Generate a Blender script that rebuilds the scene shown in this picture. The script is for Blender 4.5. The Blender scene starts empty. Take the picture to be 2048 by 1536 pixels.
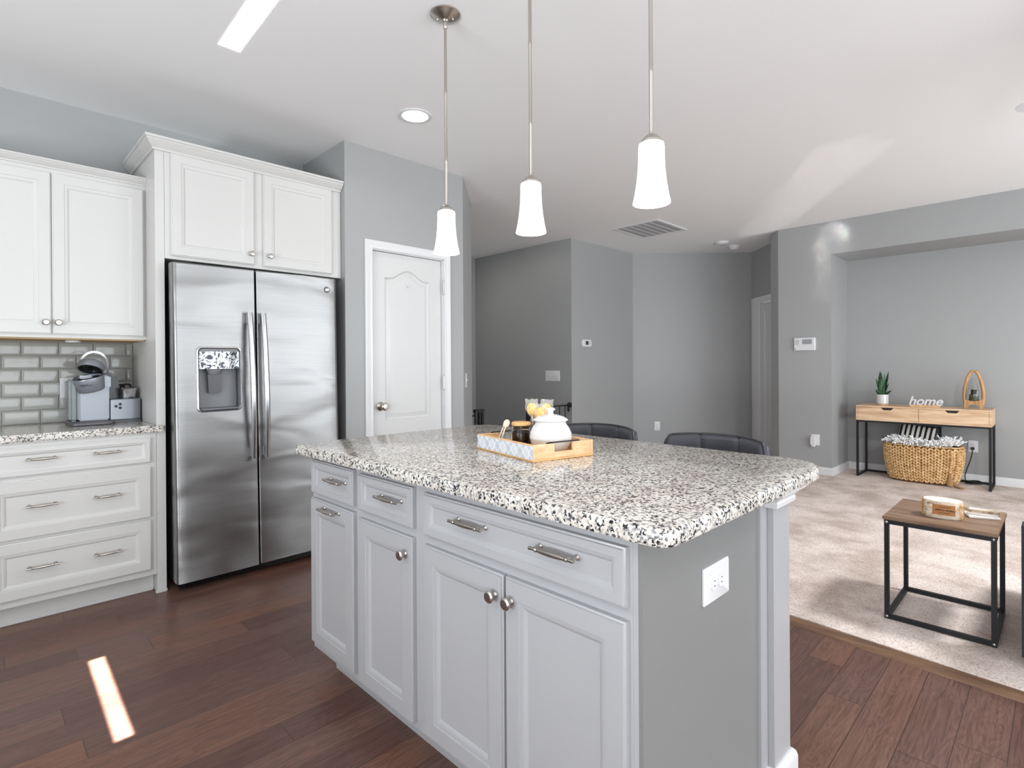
import bpy, bmesh, math, random
from mathutils import Vector, Matrix
random.seed(7)
S = bpy.context.scene
COL = S.collection
PI = math.pi

# ------------------------------------------------------------------ camera
F_PX, YAW, PITCH, ROLL, CY = 1092.98, math.radians(45.32), math.radians(-0.12), math.radians(-0.33), 733.21
CAM_H, ZC = 1.227, 2.758
fw = Vector((math.cos(YAW) * math.cos(PITCH), math.sin(YAW) * math.cos(PITCH), math.sin(PITCH)))
rt = fw.cross(Vector((0, 0, 1))).normalized()
up = rt.cross(fw)
rr = math.cos(ROLL) * rt + math.sin(ROLL) * up
uu = -math.sin(ROLL) * rt + math.cos(ROLL) * up
cd = bpy.data.cameras.new('camera')
cam = bpy.data.objects.new('camera', cd)
COL.objects.link(cam)
cam.matrix_world = Matrix(((rr.x, uu.x, -fw.x, 0), (rr.y, uu.y, -fw.y, 0), (rr.z, uu.z, -fw.z, CAM_H), (0, 0, 0, 1)))
cd.sensor_fit = 'HORIZONTAL'
cd.sensor_width = 36
cd.lens = F_PX / 2048 * 36
cd.shift_y = -(768 - CY) / 2048
cd.clip_start = 0.02
S.camera = cam

# ------------------------------------------------------------------ world, sun-like beam lamps, window daylight, exposure
S.view_settings.view_transform = 'Standard'
S.view_settings.look = 'None'
S.view_settings.gamma = 1
S.view_settings.exposure = 0.0
w = bpy.data.worlds.new('sky')
S.world = w
w.use_nodes = True
w.node_tree.nodes['Background'].inputs[0].default_value = (0.72, 0.86, 1.0, 1)
w.node_tree.nodes['Background'].inputs[1].default_value = 0.9
try:
    S.cycles.max_bounces = 9
    S.cycles.diffuse_bounces = 5
    S.cycles.glossy_bounces = 4
    S.cycles.transmission_bounces = 8
    S.cycles.transparent_max_bounces = 8
    S.cycles.sample_clamp_indirect = 6
    S.cycles.caustics_reflective = False
    S.cycles.caustics_refractive = False
    S.cycles.use_denoising = True
except Exception:
    pass


def area(name, loc, target, sx, sy, power, col=(1, 1, 1), spread=180):
    l = bpy.data.lights.new(name, 'AREA')
    l.shape = 'RECTANGLE'
    l.size, l.size_y = sx, sy
    l.energy = power
    l.color = col
    l.spread = math.radians(spread)
    o = bpy.data.objects.new(name, l)
    COL.objects.link(o)
    o.location = loc
    d = Vector(target) - Vector(loc)
    o.rotation_euler = d.to_track_quat('-Z', 'Y').to_euler()
    return o


DAY = (0.92, 0.965, 1.0)
area('daylight_glass_door', (0.75, -4.27, 1.15), (0.75, 0, 3.2), 2.7, 2.0, 120, DAY)
area('daylight_living_window', (4.45, -4.27, 1.25), (4.45, 0, 3.0), 3.9, 2.2, 165, DAY)
area('daylight_kitchen_window', (-2.67, 0.6, 1.5), (0, 0.6, 4.5), 2.0, 1.3, 15, DAY)
area('daylight_added_window', (-2.67, -2.4, 1.3), (0, -2.4, 3.4), 2.4, 2.1, 95, DAY)  # unseen window added on this side for more even light
# upward fill lamps added by the windows to brighten the ceiling
area('ceiling_fill_living', (4.45, -4.05, 0.35), (4.45, -2.9, 2.35), 3.9, 0.4, 50, DAY)
area('ceiling_fill_dining', (-2.45, -2.4, 0.4), (-1.3, -2.4, 2.4), 2.4, 0.4, 12, DAY)
area('ceiling_fill_kitchen', (-2.45, 0.6, 0.95), (-1.3, 0.6, 2.95), 2.0, 0.35, 150, DAY)
area('stair_fill', (4.15, 5.2, ZC - 0.03), (4.3, 5.0, 0), 0.3, 0.3, 6, (1, 0.96, 0.9))  # unseen fill lamp added to lift the dark stairway wall


def beam(name, loc, target, along, width, length, power, col, spread):
    """collimated area lamp imitating a strip of sunlight whose long side falls along the given horizontal direction"""
    o = area(name, loc, target, width, length, power, col, spread)
    d = (Vector(target) - Vector(loc)).normalized()
    a = Vector(along).normalized()
    y = (a - d * a.dot(d)).normalized()
    o.data.size_y = length * math.sqrt(1 - a.dot(d) ** 2)
    z = -d
    x = y.cross(z)
    o.rotation_euler = Matrix(((x.x, y.x, z.x), (x.y, y.y, z.y), (x.z, y.z, z.z))).to_euler()
    return o


# unseen narrow-beam lamps added to imitate slits of sun on floor and ceiling
beam('added_floor_beam', (0.05, 1.15, 2.45), (0.360, 2.532, 0.0), (0.02, 1, 0), 0.050, 0.68, 2.6, (1, 0.95, 0.89), 0.5)
beam('added_ceiling_beam', (0.62, 1.25, 0.25), (0.876, 2.46, ZC), (0.03, 1, 0), 0.096, 0.72, 0.22, (1, 0.98, 0.96), 0.5)
# more added lamps imitating faint sunlight: two long streaks on the ceiling, a mullioned patch high on the right wall
beam('added_ceiling_streak', (4.6, -3.9, 0.35), (5.62, 1.98, ZC), (0.83, 0.56, 0), 0.15, 3.3, 0.30, (1, 0.99, 0.97), 0.06)
beam('added_ceiling_streak_second', (4.9, -3.9, 0.35), (5.86, 1.86, ZC), (0.83, 0.56, 0), 0.13, 3.3, 0.30, (1, 0.99, 0.97), 0.06)
for _y, _z, _w, _h in ((1.83, 2.60, 0.13, 0.22), (1.66, 2.62, 0.11, 0.20), (1.86, 2.40, 0.10, 0.13), (1.85, 2.20, 0.11, 0.16), (1.84, 1.98, 0.11, 0.20)):
    beam('added_wall_patch', (4.2, -3.9, 0.9 + 0.3 * (_z - 2.3)), (6.577, _y, _z), (0, 0, 1), _w * 0.40, _h, 0.09, (1, 0.99, 0.97), 0.2)



# ------------------------------------------------------------------ materials
def lin(c):
    return tuple(((v / 255) / 12.92 if v / 255 <= 0.04045 else ((v / 255 + 0.055) / 1.055) ** 2.4) for v in c)


def mat(name, rgb=(200, 200, 200), rough=0.5, metal=0.0, spec=0.5, **kw):
    m = bpy.data.materials.new(name)
    m.use_nodes = True
    b = m.node_tree.nodes['Principled BSDF']
    b.inputs['Base Color'].default_value = (*lin(rgb), 1)
    b.inputs['Roughness'].default_value = rough
    b.inputs['Metallic'].default_value = metal
    b.inputs['Specular IOR Level'].default_value = spec
    for k, v in kw.items():
        b.inputs[k].default_value = v
    return m


class NT:
    """small node helper"""

    def __init__(s, m):
        s.t = m.node_tree
        s.b = s.t.nodes['Principled BSDF']
        s.tc = s.t.nodes.new('ShaderNodeTexCoord')

    def n(s, typ, **kw):
        x = s.t.nodes.new(typ)
        for k, v in kw.items():
            setattr(x, k, v)
        return x

    def l(s, a, b):
        s.t.links.new(a, b)

    def mapv(s, scale=(1, 1, 1), loc=(0, 0, 0), rot=(0, 0, 0)):
        m = s.n('ShaderNodeMapping')
        m.inputs['Scale'].default_value = scale
        m.inputs['Location'].default_value = loc
        m.inputs['Rotation'].default_value = rot
        s.l(s.tc.outputs['Object'], m.inputs['Vector'])
        return m.outputs[0]

    def noise(s, vec, scale=5, detail=4, rough=0.5, dist=0.0):
        x = s.n('ShaderNodeTexNoise')
        x.inputs['Scale'].default_value = scale
        x.inputs['Detail'].default_value = detail
        x.inputs['Roughness'].default_value = rough
        x.inputs['Distortion'].default_value = dist
        s.l(vec, x.inputs['Vector'])
        return x.outputs[0]

    def ramp(s, fac, stops, interp='LINEAR'):
        r = s.n('ShaderNodeValToRGB')
        r.color_ramp.interpolation = interp
        e = r.color_ramp.elements
        while len(e) < len(stops):
            e.new(0.5)
        for i, (p, c) in enumerate(stops):
            e[i].position = p
            e[i].color = (*lin(c), 1) if len(c) == 3 else c
        s.l(fac, r.inputs[0])
        return r.outputs[0]

    def mix(s, fac, a, b, mode='MIX'):
        x = s.n('ShaderNodeMix', data_type='RGBA', blend_type=mode)
        for sock, v in ((x.inputs[0], fac), (x.inputs[6], a), (x.inputs[7], b)):
            if hasattr(v, 'is_linked'):
                s.l(v, sock)
            elif isinstance(v, (int, float)):
                sock.default_value = v
            else:
                sock.default_value = (*lin(v), 1)
        return x.outputs[2]

    def math(s, op, a, b=None):
        x = s.n('ShaderNodeMath', operation=op)
        for i, v in enumerate((a, b)):
            if v is None:
                continue
            if hasattr(v, 'is_linked'):
                s.l(v, x.inputs[i])
            else:
                x.inputs[i].default_value = v
        return x.outputs[0]

    def bump(s, h, strength=0.3, dist=0.01):
        x = s.n('ShaderNodeBump')
        x.inputs['Strength'].default_value = strength
        x.inputs['Distance'].default_value = dist
        s.l(h, x.inputs['Height'])
        s.l(x.outputs[0], s.b.inputs['Normal'])

    def col(s, c):
        s.l(c, s.b.inputs['Base Color'])


def paint(name, rgb, rough=0.5, spec=0.4, bump=0.06):
    m = mat(name, rgb, rough, 0, spec)
    t = NT(m)
    t.bump(t.noise(t.mapv(), 260, 2), bump, 0.002)
    return m


M = {}
M['wall'] = paint('wall_paint', (161, 162, 162), 0.42, 0.35)
M['ceiling'] = paint('ceiling_paint', (240, 240, 240), 0.7, 0.2)
M['trim'] = paint('trim_paint', (218, 218, 219), 0.35, 0.5, 0.02)
M['cab'] = paint('white_cabinet_paint', (204, 203, 200), 0.33, 0.5, 0.02)
M['island'] = paint('grey_cabinet_paint', (169, 169, 171), 0.33, 0.5, 0.02)
M['door'] = paint('door_paint', (208, 208, 207), 0.38, 0.5, 0.02)
M['nickel'] = mat('brushed_nickel', (190, 184, 176), 0.28, 1.0)
M['chrome'] = mat('chrome', (215, 215, 218), 0.14, 1.0)
M['plastic'] = mat('white_plastic', (220, 220, 222), 0.3)
M['darkslot'] = mat('dark_slot', (35, 35, 38), 0.5)
M['black'] = mat('black_metal', (28, 28, 32), 0.45, 0.2)
M['blackgloss'] = mat('black_gloss_plastic', (16, 16, 18), 0.15)
M['grey_plastic'] = mat('grey_plastic', (120, 121, 124), 0.4)
M['casegrey'] = mat('appliance_case_grey', (96, 97, 101), 0.45, 0.3)
M['ceramic'] = mat('white_ceramic', (218, 218, 218), 0.12, 0, 0.6)
M['rubber'] = mat('black_rubber_cord', (20, 20, 22), 0.6)
M['glass'] = mat('clear_glass', (250, 252, 250), 0.03, 0, 0.5, **{'Transmission Weight': 1.0, 'IOR': 1.3})
M['screen'] = mat('grey_display', (150, 153, 155), 0.25)
M['darkscreen'] = mat('dark_display', (62, 64, 66), 0.2)

# stainless steel: brushed, with the slight waviness of a thin door skin
m = M['steel'] = mat('stainless_steel', (158, 158, 158), 0.38, 1.0, Anisotropic=0.7, **{'Anisotropic Rotation': 0.25})
t = NT(m)
tg = t.n('ShaderNodeTangent', direction_type='RADIAL', axis='Z')
t.l(tg.outputs[0], m.node_tree.nodes['Principled BSDF'].inputs['Tangent'])
br = t.noise(t.mapv((3, 3, 700)), 1.0, 2)
wv = t.noise(t.mapv((1.6, 1.6, 5.0)), 1.0, 1, 0.4, 0.8)
t.l(t.ramp(br, [(0.3, (152, 152, 152)), (0.7, (164, 164, 164))]), m.node_tree.nodes['Principled BSDF'].inputs['Base Color'])
hh = t.math('ADD', t.math('MULTIPLY', wv, 1.0), t.math('MULTIPLY', br, 0.0012))
t.bump(hh, 0.6, 0.035)
M['steel_plain'] = mat('polished_steel', (186, 186, 188), 0.22, 1.0)

# granite
m = M['granite'] = mat('speckled_granite', (200, 195, 185), 0.12, 0, 0.5)
t = NT(m)
vec = t.mapv()
v = t.n('ShaderNodeTexVoronoi')
v.inputs['Scale'].default_value = 190
warp = t.n('ShaderNodeVectorMath', operation='ADD')
nz = t.n('ShaderNodeTexNoise')
nz.inputs['Scale'].default_value = 120
nz.inputs['Detail'].default_value = 3
t.l(vec, nz.inputs['Vector'])
sc = t.n('ShaderNodeVectorMath', operation='SCALE')
sc.inputs['Scale'].default_value = 0.012
t.l(nz.outputs['Color'], sc.inputs[0])
t.l(vec, warp.inputs[0])
t.l(sc.outputs[0], warp.inputs[1])
t.l(warp.outputs[0], v.inputs['Vector'])
sep = t.n('ShaderNodeSeparateColor')
t.l(v.outputs['Color'], sep.inputs[0])
clump = t.noise(vec, 60, 3, 0.6)
val = t.math('ADD', t.math('MULTIPLY', sep.outputs[0], 0.8), t.math('MULTIPLY', clump, 0.30))
colr = t.ramp(val, [(0.20, (34, 34, 38)), (0.27, (70, 71, 76)), (0.34, (128, 129, 132)), (0.44, (178, 174, 168)), (0.56, (208, 202, 193)), (0.85, (226, 222, 214))])
big = t.noise(vec, 9, 2)
t.col(t.mix(t.ramp(big, [(0.45, (0, 0, 0)), (0.75, (255, 255, 255))]), colr, t.mix(0.5, colr, (206, 190, 182), 'MULTIPLY')))

# hardwood floor: rows along X, random plank lengths and shades
m = M['floor'] = mat('dark_hardwood', (96, 68, 58), 0.3, 0, 0.5)
t = NT(m)
sx = t.n('ShaderNodeSeparateXYZ')
t.l(t.tc.outputs['Object'], sx.inputs[0])
PW, PL = 0.127, 1.15
rowf = t.math('DIVIDE', sx.outputs[1], PW)
row = t.math('FLOOR', rowf)
wn = t.n('ShaderNodeTexWhiteNoise', noise_dimensions='1D')
t.l(row, wn.inputs['W'])
uf = t.math('ADD', t.math('DIVIDE', sx.outputs[0], PL), t.math('MULTIPLY', wn.outputs['Value'], 7.0))
pid = t.math('FLOOR', uf)
cmb = t.n('ShaderNodeCombineXYZ')
t.l(row, cmb.inputs[0])
t.l(pid, cmb.inputs[1])
wn2 = t.n('ShaderNodeTexWhiteNoise', noise_dimensions='2D')
t.l(cmb.outputs[0], wn2.inputs['Vector'])
off = t.n('ShaderNodeVectorMath', operation='SCALE')
off.inputs['Scale'].default_value = 9.0
t.l(wn2.outputs['Color'], off.inputs[0])
addv = t.n('ShaderNodeVectorMath', operation='ADD')
t.l(t.tc.outputs['Object'], addv.inputs[0])
t.l(off.outputs[0], addv.inputs[1])
mp = t.n('ShaderNodeMapping')
mp.inputs['Scale'].default_value = (1.3, 11, 1)
t.l(addv.outputs[0], mp.inputs['Vector'])
swirl = t.noise(mp.outputs[0], 1.6, 3, 0.5, 0.9)
rings = t.math('SINE', t.math('MULTIPLY', swirl, 80.0))
mp2 = t.n('ShaderNodeMapping')
mp2.inputs['Scale'].default_value = (5, 130, 1)
t.l(addv.outputs[0], mp2.inputs['Vector'])
fine = t.noise(mp2.outputs[0], 1.0, 4, 0.6)
grain = t.math('ADD', t.math('MULTIPLY', rings, 0.07), t.math('MULTIPLY', fine, 0.75))
base = t.ramp(grain, [(0.12, (84, 63, 57)), (0.42, (119, 91, 82)), (0.75, (142, 112, 99))])
shade = t.ramp(wn2.outputs['Value'], [(0.0, (205, 188, 186)), (0.5, (232, 226, 224)), (1.0, (255, 236, 214))])
c1 = t.mix(1.0, base, shade, 'MULTIPLY')
blotch = t.noise(t.mapv((0.9, 2.2, 1)), 2.0, 2)
c1 = t.mix(t.ramp(blotch, [(0.42, (0, 0, 0)), (0.72, (150, 150, 150))]), c1, t.mix(1.0, c1, (250, 215, 170), 'MULTIPLY'))
fr = t.math('FRACT', rowf)
e1 = t.math('LESS_THAN', t.math('MINIMUM', fr, t.math('SUBTRACT', 1.0, fr)), 0.009)
fu = t.math('FRACT', uf)
e2 = t.math('LESS_THAN', t.math('MINIMUM', fu, t.math('SUBTRACT', 1.0, fu)), 0.0011)
gap = t.math('MAXIMUM', e1, e2)
t.col(t.mix(gap, c1, (58, 40, 33)))
t.l(t.ramp(fine, [(0.3, (150, 150, 150)), (0.7, (172, 172, 172))]), t.b.inputs['Roughness'])
t.b.inputs['Roughness'].default_value = 0.3
t.bump(t.math('SUBTRACT', t.math('MULTIPLY', grain, 0.25), gap), 0.25, 0.0015)

# carpet
m = M['carpet'] = mat('plush_carpet', (190, 178, 168), 0.95, 0, 0.1)
t = NT(m)
n1 = t.noise(t.mapv(), 130, 4, 0.75)
n2 = t.noise(t.mapv(), 3.0, 3, 0.6)
n3 = t.noise(t.mapv((1, 1, 1)), 45, 2, 0.6)
tuft = t.ramp(n1, [(0.28, (140, 124, 114)), (0.46, (234, 222, 214)), (0.66, (252, 248, 244))])
t.col(t.mix(1.0, tuft, t.ramp(n2, [(0.35, (214, 204, 198)), (0.62, (255, 250, 248))]), 'MULTIPLY'))
t.bump(t.math('ADD', n1, t.math('MULTIPLY', n3, 0.6)), 0.8, 0.004)


def woodmat(name, a, b, c, axis='x', scale=1.0, rough=0.45):
    m = mat(name, b, rough)
    t = NT(m)
    s = {'x': (1.5, 14, 14), 'y': (14, 1.5, 14), 'z': (14, 14, 1.5)}[axis]
    s = tuple(k * scale for k in s)
    g = t.noise(t.mapv(s), 1.5, 4, 0.6, 0.8)
    f = t.noise(t.mapv(tuple(k * 6 for k in s)), 1.0, 3)
    t.col(t.ramp(t.math('ADD', t.math('MULTIPLY', g, 0.75), t.math('MULTIPLY', f, 0.25)), [(0.3, a), (0.5, b), (0.7, c)]))
    t.bump(f, 0.1, 0.001)
    return m


M['mango'] = woodmat('pale_mango_wood', (180, 136, 104), (226, 192, 156), (240, 216, 186), 'y')
M['maple'] = woodmat('light_wood', (196, 152, 104), (218, 180, 136), (232, 202, 164), 'x', 2)
M['maple_in'] = woodmat('honey_wood', (192, 142, 86), (212, 166, 108), (226, 188, 136), 'x', 2)
M['spoonwood'] = woodmat('pale_wood', (205, 176, 146), (226, 204, 180), (236, 220, 200), 'z', 3)
M['rustic'] = woodmat('rustic_brown_wood', (84, 64, 50), (124, 97, 76), (152, 126, 102), 'y')
M['oakarch'] = woodmat('carved_wood', (148, 104, 60), (190, 144, 94), (212, 170, 120), 'z', 2)
M['strip'] = woodmat('threshold_wood', (84, 60, 46), (112, 82, 62), (136, 104, 80), 'y')
M['birch'] = mat('birch_bark', (225, 212, 190), 0.8)
t = NT(M['birch'])
t.col(t.ramp(t.noise(t.mapv((30, 30, 90)), 1.2, 5, 0.7), [(0.32, (150, 104, 56)), (0.45, (222, 206, 184)), (0.65, (240, 232, 220))]))
t.bump(t.noise(t.mapv(), 120, 3), 0.6, 0.004)
M['straw'] = mat('straw_fibre', (206, 164, 98), 0.8)
M['weave'] = mat('woven_hyacinth', (205, 165, 112), 0.7)
t = NT(M['weave'])
t.col(t.ramp(t.noise(t.mapv(), 28, 4, 0.65), [(0.3, (170, 122, 74)), (0.5, (214, 174, 120)), (0.68, (236, 206, 160))]))
t.bump(t.noise(t.mapv((60, 60, 200)), 1, 2), 0.4, 0.003)
M['tassel'] = mat('jute_tassel', (168, 132, 92), 0.9)
M['throw'] = mat('white_cotton', (250, 250, 250), 0.9)
M['leaf'] = mat('snake_plant_leaf', (38, 76, 48), 0.4)
t = NT(M['leaf'])
t.col(t.ramp(t.noise(t.mapv((20, 20, 160)), 1.0, 2, 0.5, 0.6), [(0.4, (22, 52, 34)), (0.6, (66, 112, 70))]))
M['leather'] = mat('charcoal_leather', (62, 63, 70), 0.42, 0, 0.4)
t = NT(M['leather'])
t.bump(t.noise(t.mapv(), 160, 3), 0.15, 0.002)
M['piping'] = mat('black_leather_piping', (34, 35, 40), 0.4)
M['sofa'] = mat('charcoal_fabric', (62, 62, 66), 0.9, 0, 0.2)
t = NT(M['sofa'])
t.bump(t.noise(t.mapv(), 400, 2), 0.4, 0.002)
M['stripe'] = mat('striped_cotton', (230, 225, 215), 0.85)
t = NT(M['stripe'])
sy = t.n('ShaderNodeSeparateXYZ')
t.l(t.mapv(), sy.inputs[0])
fr = t.math('FRACT', t.math('MULTIPLY', sy.outputs[0], 24.0))
t.col(t.mix(t.math('GREATER_THAN', fr, 0.52), (232, 226, 216), (34, 32, 36)))
M['marble'] = mat('white_marble', (236, 232, 226), 0.3)
M['stone'] = mat('tan_stone', (176, 156, 132), 0.6)
t = NT(M['stone'])
t.col(t.ramp(t.noise(t.mapv((10, 60, 60)), 1, 4), [(0.35, (140, 122, 102)), (0.6, (196, 178, 154))]))
M['leathertag'] = mat('tan_leather_label', (178, 122, 72), 0.6)
M['ink'] = mat('dark_brown_ink', (84, 52, 30), 0.7)
M['wax'] = mat('cream_wax', (240, 230, 206), 0.45)
M['whitewood'] = mat('whitewashed_wood', (236, 234, 232), 0.5)
M['line_white'] = mat('white_carved_pattern', (238, 240, 243), 0.5)
M['line_grey'] = mat('grey_wash', (186, 190, 196), 0.6)
M['honey'] = mat('dark_chocolate_pieces', (66, 46, 34), 0.5)
t = NT(M['honey'])
hv = t.n('ShaderNodeTexVoronoi')
hv.inputs['Scale'].default_value = 110
t.l(t.mapv(), hv.inputs['Vector'])
t.col(t.ramp(hv.outputs['Distance'], [(0.10, (250, 235, 220)), (0.17, (190, 150, 120)), (0.6, (134, 98, 74))]))  # pale specks are highlights put into the colour of the pieces
M['candy'] = mat('honey_candy', (236, 164, 30), 0.2, 0, 0.5)
t = NT(M['candy'])
t.col(t.ramp(t.noise(t.mapv(), 150, 2), [(0.4, (226, 144, 14)), (0.55, (244, 186, 60)), (0.68, (250, 224, 150))]))
t.bump(t.noise(t.mapv(), 150, 2), 0.8, 0.004)
M['wrap'] = mat('clear_wrapper', (250, 246, 236), 0.08, 0, 0.6, Alpha=0.16)
M['tilegrey'] = mat('grey_glazed_tile', (158, 158, 153), 0.09, 0, 0.35)
M['grout'] = mat('grout', (150, 150, 146), 0.8)
M['waterplastic'] = mat('smoky_clear_plastic', (138, 148, 148), 0.2, 0, 0.4, Alpha=0.6)
M['silverplastic'] = mat('satin_silver_plastic', (142, 146, 153), 0.36, 0.5)
M['woodunder'] = mat('natural_birch_underside', (190, 160, 116), 0.6)
M['mercury'] = mat('mercury_glass', (120, 130, 122), 0.2, 0.7)
t = NT(M['mercury'])
t.col(t.ramp(t.noise(t.mapv(), 90, 3), [(0.4, (70, 84, 74)), (0.6, (170, 178, 168))]))
t.l(t.noise(t.mapv(), 90, 3), t.b.inputs['Roughness'])

m = M['shade'] = mat('frosted_lit_glass', (250, 249, 246), 0.35, 0, 0.4)
m.node_tree.nodes['Principled BSDF'].inputs['Emission Color'].default_value = (1, 0.985, 0.96, 1)
m.node_tree.nodes['Principled BSDF'].inputs['Emission Strength'].default_value = 0.2
m = M['bulb'] = mat('lit_bulb', (255, 250, 240), 0.4)
m.node_tree.nodes['Principled BSDF'].inputs['Emission Color'].default_value = (1, 0.96, 0.9, 1)
m.node_tree.nodes['Principled BSDF'].inputs['Emission Strength'].default_value = 6
m = M['canlens'] = mat('lit_downlight_lens', (255, 250, 245), 0.4)
m.node_tree.nodes['Principled BSDF'].inputs['Emission Color'].default_value = (1, 0.98, 0.95, 1)
m.node_tree.nodes['Principled BSDF'].inputs['Emission Strength'].default_value = 5


# ------------------------------------------------------------------ mesh builder
def axis_matrix(o, d):
    q = Vector(d).normalized().to_track_quat('Z', 'Y')
    return Matrix.Translation(Vector(o)) @ q.to_matrix().to_4x4()


class MB:
    def __init__(s):
        s.b = bmesh.new()

    def box(s, x0, x1, y0, y1, z0, z1, bev=0, seg=2):
        r = bmesh.ops.create_cube(s.b, size=1)
        vs = r['verts']
        for v in vs:
            v.co = Vector(((x0 + x1) / 2 + v.co.x * (x1 - x0), (y0 + y1) / 2 + v.co.y * (y1 - y0), (z0 + z1) / 2 + v.co.z * (z1 - z0)))
        if bev:
            es = list({e for v in vs for e in v.link_edges})
            bmesh.ops.bevel(s.b, geom=es, offset=bev, segments=seg, affect='EDGES', clamp_overlap=True)
        return s

    def lathe(s, prof, o, d=(0, 0, 1), seg=24, sx=1.0, sy=1.0):
        Mx = axis_matrix(o, d)
        loops = []
        for r, h in prof:
            if r < 1e-6:
                loops.append([s.b.verts.new(Mx @ Vector((0, 0, h)))])
            else:
                loops.append([s.b.verts.new(Mx @ Vector((r * sx * math.cos(2 * PI * i / seg), r * sy * math.sin(2 * PI * i / seg), h))) for i in range(seg)])
        for a, c in zip(loops, loops[1:]):
            for i in range(seg):
                j = (i + 1) % seg
                if len(a) == 1 and len(c) == 1:
                    continue
                if len(a) == 1:
                    s.b.faces.new((a[0], c[i], c[j]))
                elif len(c) == 1:
                    s.b.faces.new((a[i], a[j], c[0]))
                else:
                    s.b.faces.new((a[i], a[j], c[j], c[i]))
        return s

    def cyl(s, p0, p1, r, seg=16, r1=None):
        p0, p1 = Vector(p0), Vector(p1)
        L = (p1 - p0).length
        r1 = r if r1 is None else r1
        return s.lathe([(0, 0), (r, 0), (r1, L), (0, L)], p0, p1 - p0, seg)

    def ell(s, c, rx, ry, rz, seg=16, ring=10, rot=None):
        c = Vector(c)

        def pt(x, y, z):
            p = Vector((x * rx, y * ry, z * rz))
            return s.b.verts.new((rot @ p if rot is not None else p) + c)
        lo = []
        for k in range(1, ring):
            t = PI * k / ring
            lo.append([pt(math.sin(t) * math.cos(2 * PI * i / seg), math.sin(t) * math.sin(2 * PI * i / seg), math.cos(t)) for i in range(seg)])
        a, z = pt(0, 0, 1), pt(0, 0, -1)
        nf = s.b.faces.new
        for i in range(seg):
            j = (i + 1) % seg
            nf((a, lo[0][i], lo[0][j]))
            nf((z, lo[-1][j], lo[-1][i]))
            for p, q in zip(lo, lo[1:]):
                nf((p[i], q[i], q[j], p[j]))
        return s

    def tube(s, pts, r, seg=8, closed=False):
        pts = [Vector(p) for p in pts]
        n = len(pts)
        rs = r if isinstance(r, (list, tuple)) else [r] * n
        loops = []
        prev = None
        for i, p in enumerate(pts):
            if closed:
                d = pts[(i + 1) % n] - pts[i - 1]
            else:
                d = pts[min(i + 1, n - 1)] - pts[max(i - 1, 0)]
            d.normalize()
            if prev is None:
                a = Vector((0, 0, 1)) if abs(d.z) < 0.9 else Vector((1, 0, 0))
                x = d.cross(a).normalized()
            else:
                x = (prev - d * prev.dot(d)).normalized()
            prev = x
            y = d.cross(x)
            loops.append([s.b.verts.new(p + rs[i] * (math.cos(2 * PI * k / seg) * x + math.sin(2 * PI * k / seg) * y)) for k in range(seg)])
        rng = range(n) if closed else range(n - 1)
        for i in rng:
            a, c = loops[i], loops[(i + 1) % n]
            for k in range(seg):
                j = (k + 1) % seg
                s.b.faces.new((a[k], a[j], c[j], c[k]))
        if not closed:
            s.b.faces.new(loops[0])
            s.b.faces.new(loops[-1])
        return s

    def loft(s, loops, cap0=True, cap1=True, closed=True):
        L = [[s.b.verts.new(Vector(p)) for p in lp] for lp in loops]
        n = len(L[0])
        for a, c in zip(L, L[1:]):
            for k in range(n if closed else n - 1):
                j = (k + 1) % n
                s.b.faces.new((a[k], a[j], c[j], c[k]))
        if cap0:
            s.b.faces.new(L[0])
        if cap1:
            s.b.faces.new(L[-1])
        return s

    def prism(s, pts, h0, h1, f=None):
        """pts 2D contour, extruded between h0 and h1; f maps (a, b, h) -> xyz"""
        f = f or (lambda a, b, h: (a, b, h))
        return s.loft([[f(a, b, h0) for a, b in pts], [f(a, b, h1) for a, b in pts]])

    def rings(s, u0, u1, z0, z1, rg, f):
        loops = [[f(u0 + i, z0 + i, d), f(u1 - i, z0 + i, d), f(u1 - i, z1 - i, d), f(u0 + i, z1 - i, d)] for i, d in rg]
        return s.loft(loops)

    def hole(s, outer, inner, d, f):
        """flat annulus between two 2D contours"""
        es = []
        for c in (outer, inner):
            vs = [s.b.verts.new(Vector(f(a, b, d))) for a, b in c]
            es += [s.b.edges.new((vs[i], vs[(i + 1) % len(vs)])) for i in range(len(vs))]
        bmesh.ops.triangle_fill(s.b, edges=es, use_beauty=True)
        return s

    def sweep(s, path, prof, closed=False):
        """profile (out, z) swept along a horizontal path, mitred; out = right-hand side of travel"""
        n = len(path)
        P = [Vector((p[0], p[1])) for p in path]
        loops = []
        for i in range(n):
            d0 = (P[i] - P[i - 1]).normalized() if i > 0 else (P[1] - P[0]).normalized()
            d1 = (P[i + 1] - P[i]).normalized() if i < n - 1 else d0
            n0, n1 = Vector((d0.y, -d0.x)), Vector((d1.y, -d1.x))
            b = (n0 + n1)
            b = b / max(b.dot(n0), 1e-4)
            z0 = path[i][2] if len(path[i]) > 2 else 0
            loops.append([(P[i].x + b.x * o, P[i].y + b.y * o, z0 + z) for o, z in prof])
        return s.loft(loops)

    def build(s, name, m, parent=None, sharp=32, world=True):
        bmesh.ops.remove_doubles(s.b, verts=s.b.verts, dist=1e-6)
        bmesh.ops.recalc_face_normals(s.b, faces=s.b.faces)
        if parent is not None and world:
            W = wm(parent).inverted()
            s.b.transform(W)
        me = bpy.data.meshes.new(name)
        s.b.to_mesh(me)
        s.b.free()
        for p in me.polygons:
            p.use_smooth = True
        me.set_sharp_from_angle(angle=math.radians(sharp))
        me.materials.append(M[m] if isinstance(m, str) else m)
        o = bpy.data.objects.new(name, me)
        COL.objects.link(o)
        if parent is not None:
            o.parent = parent
        return o


def wm(o):
    return (wm(o.parent) if o.parent else Matrix.Identity(4)) @ o.matrix_basis


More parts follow.
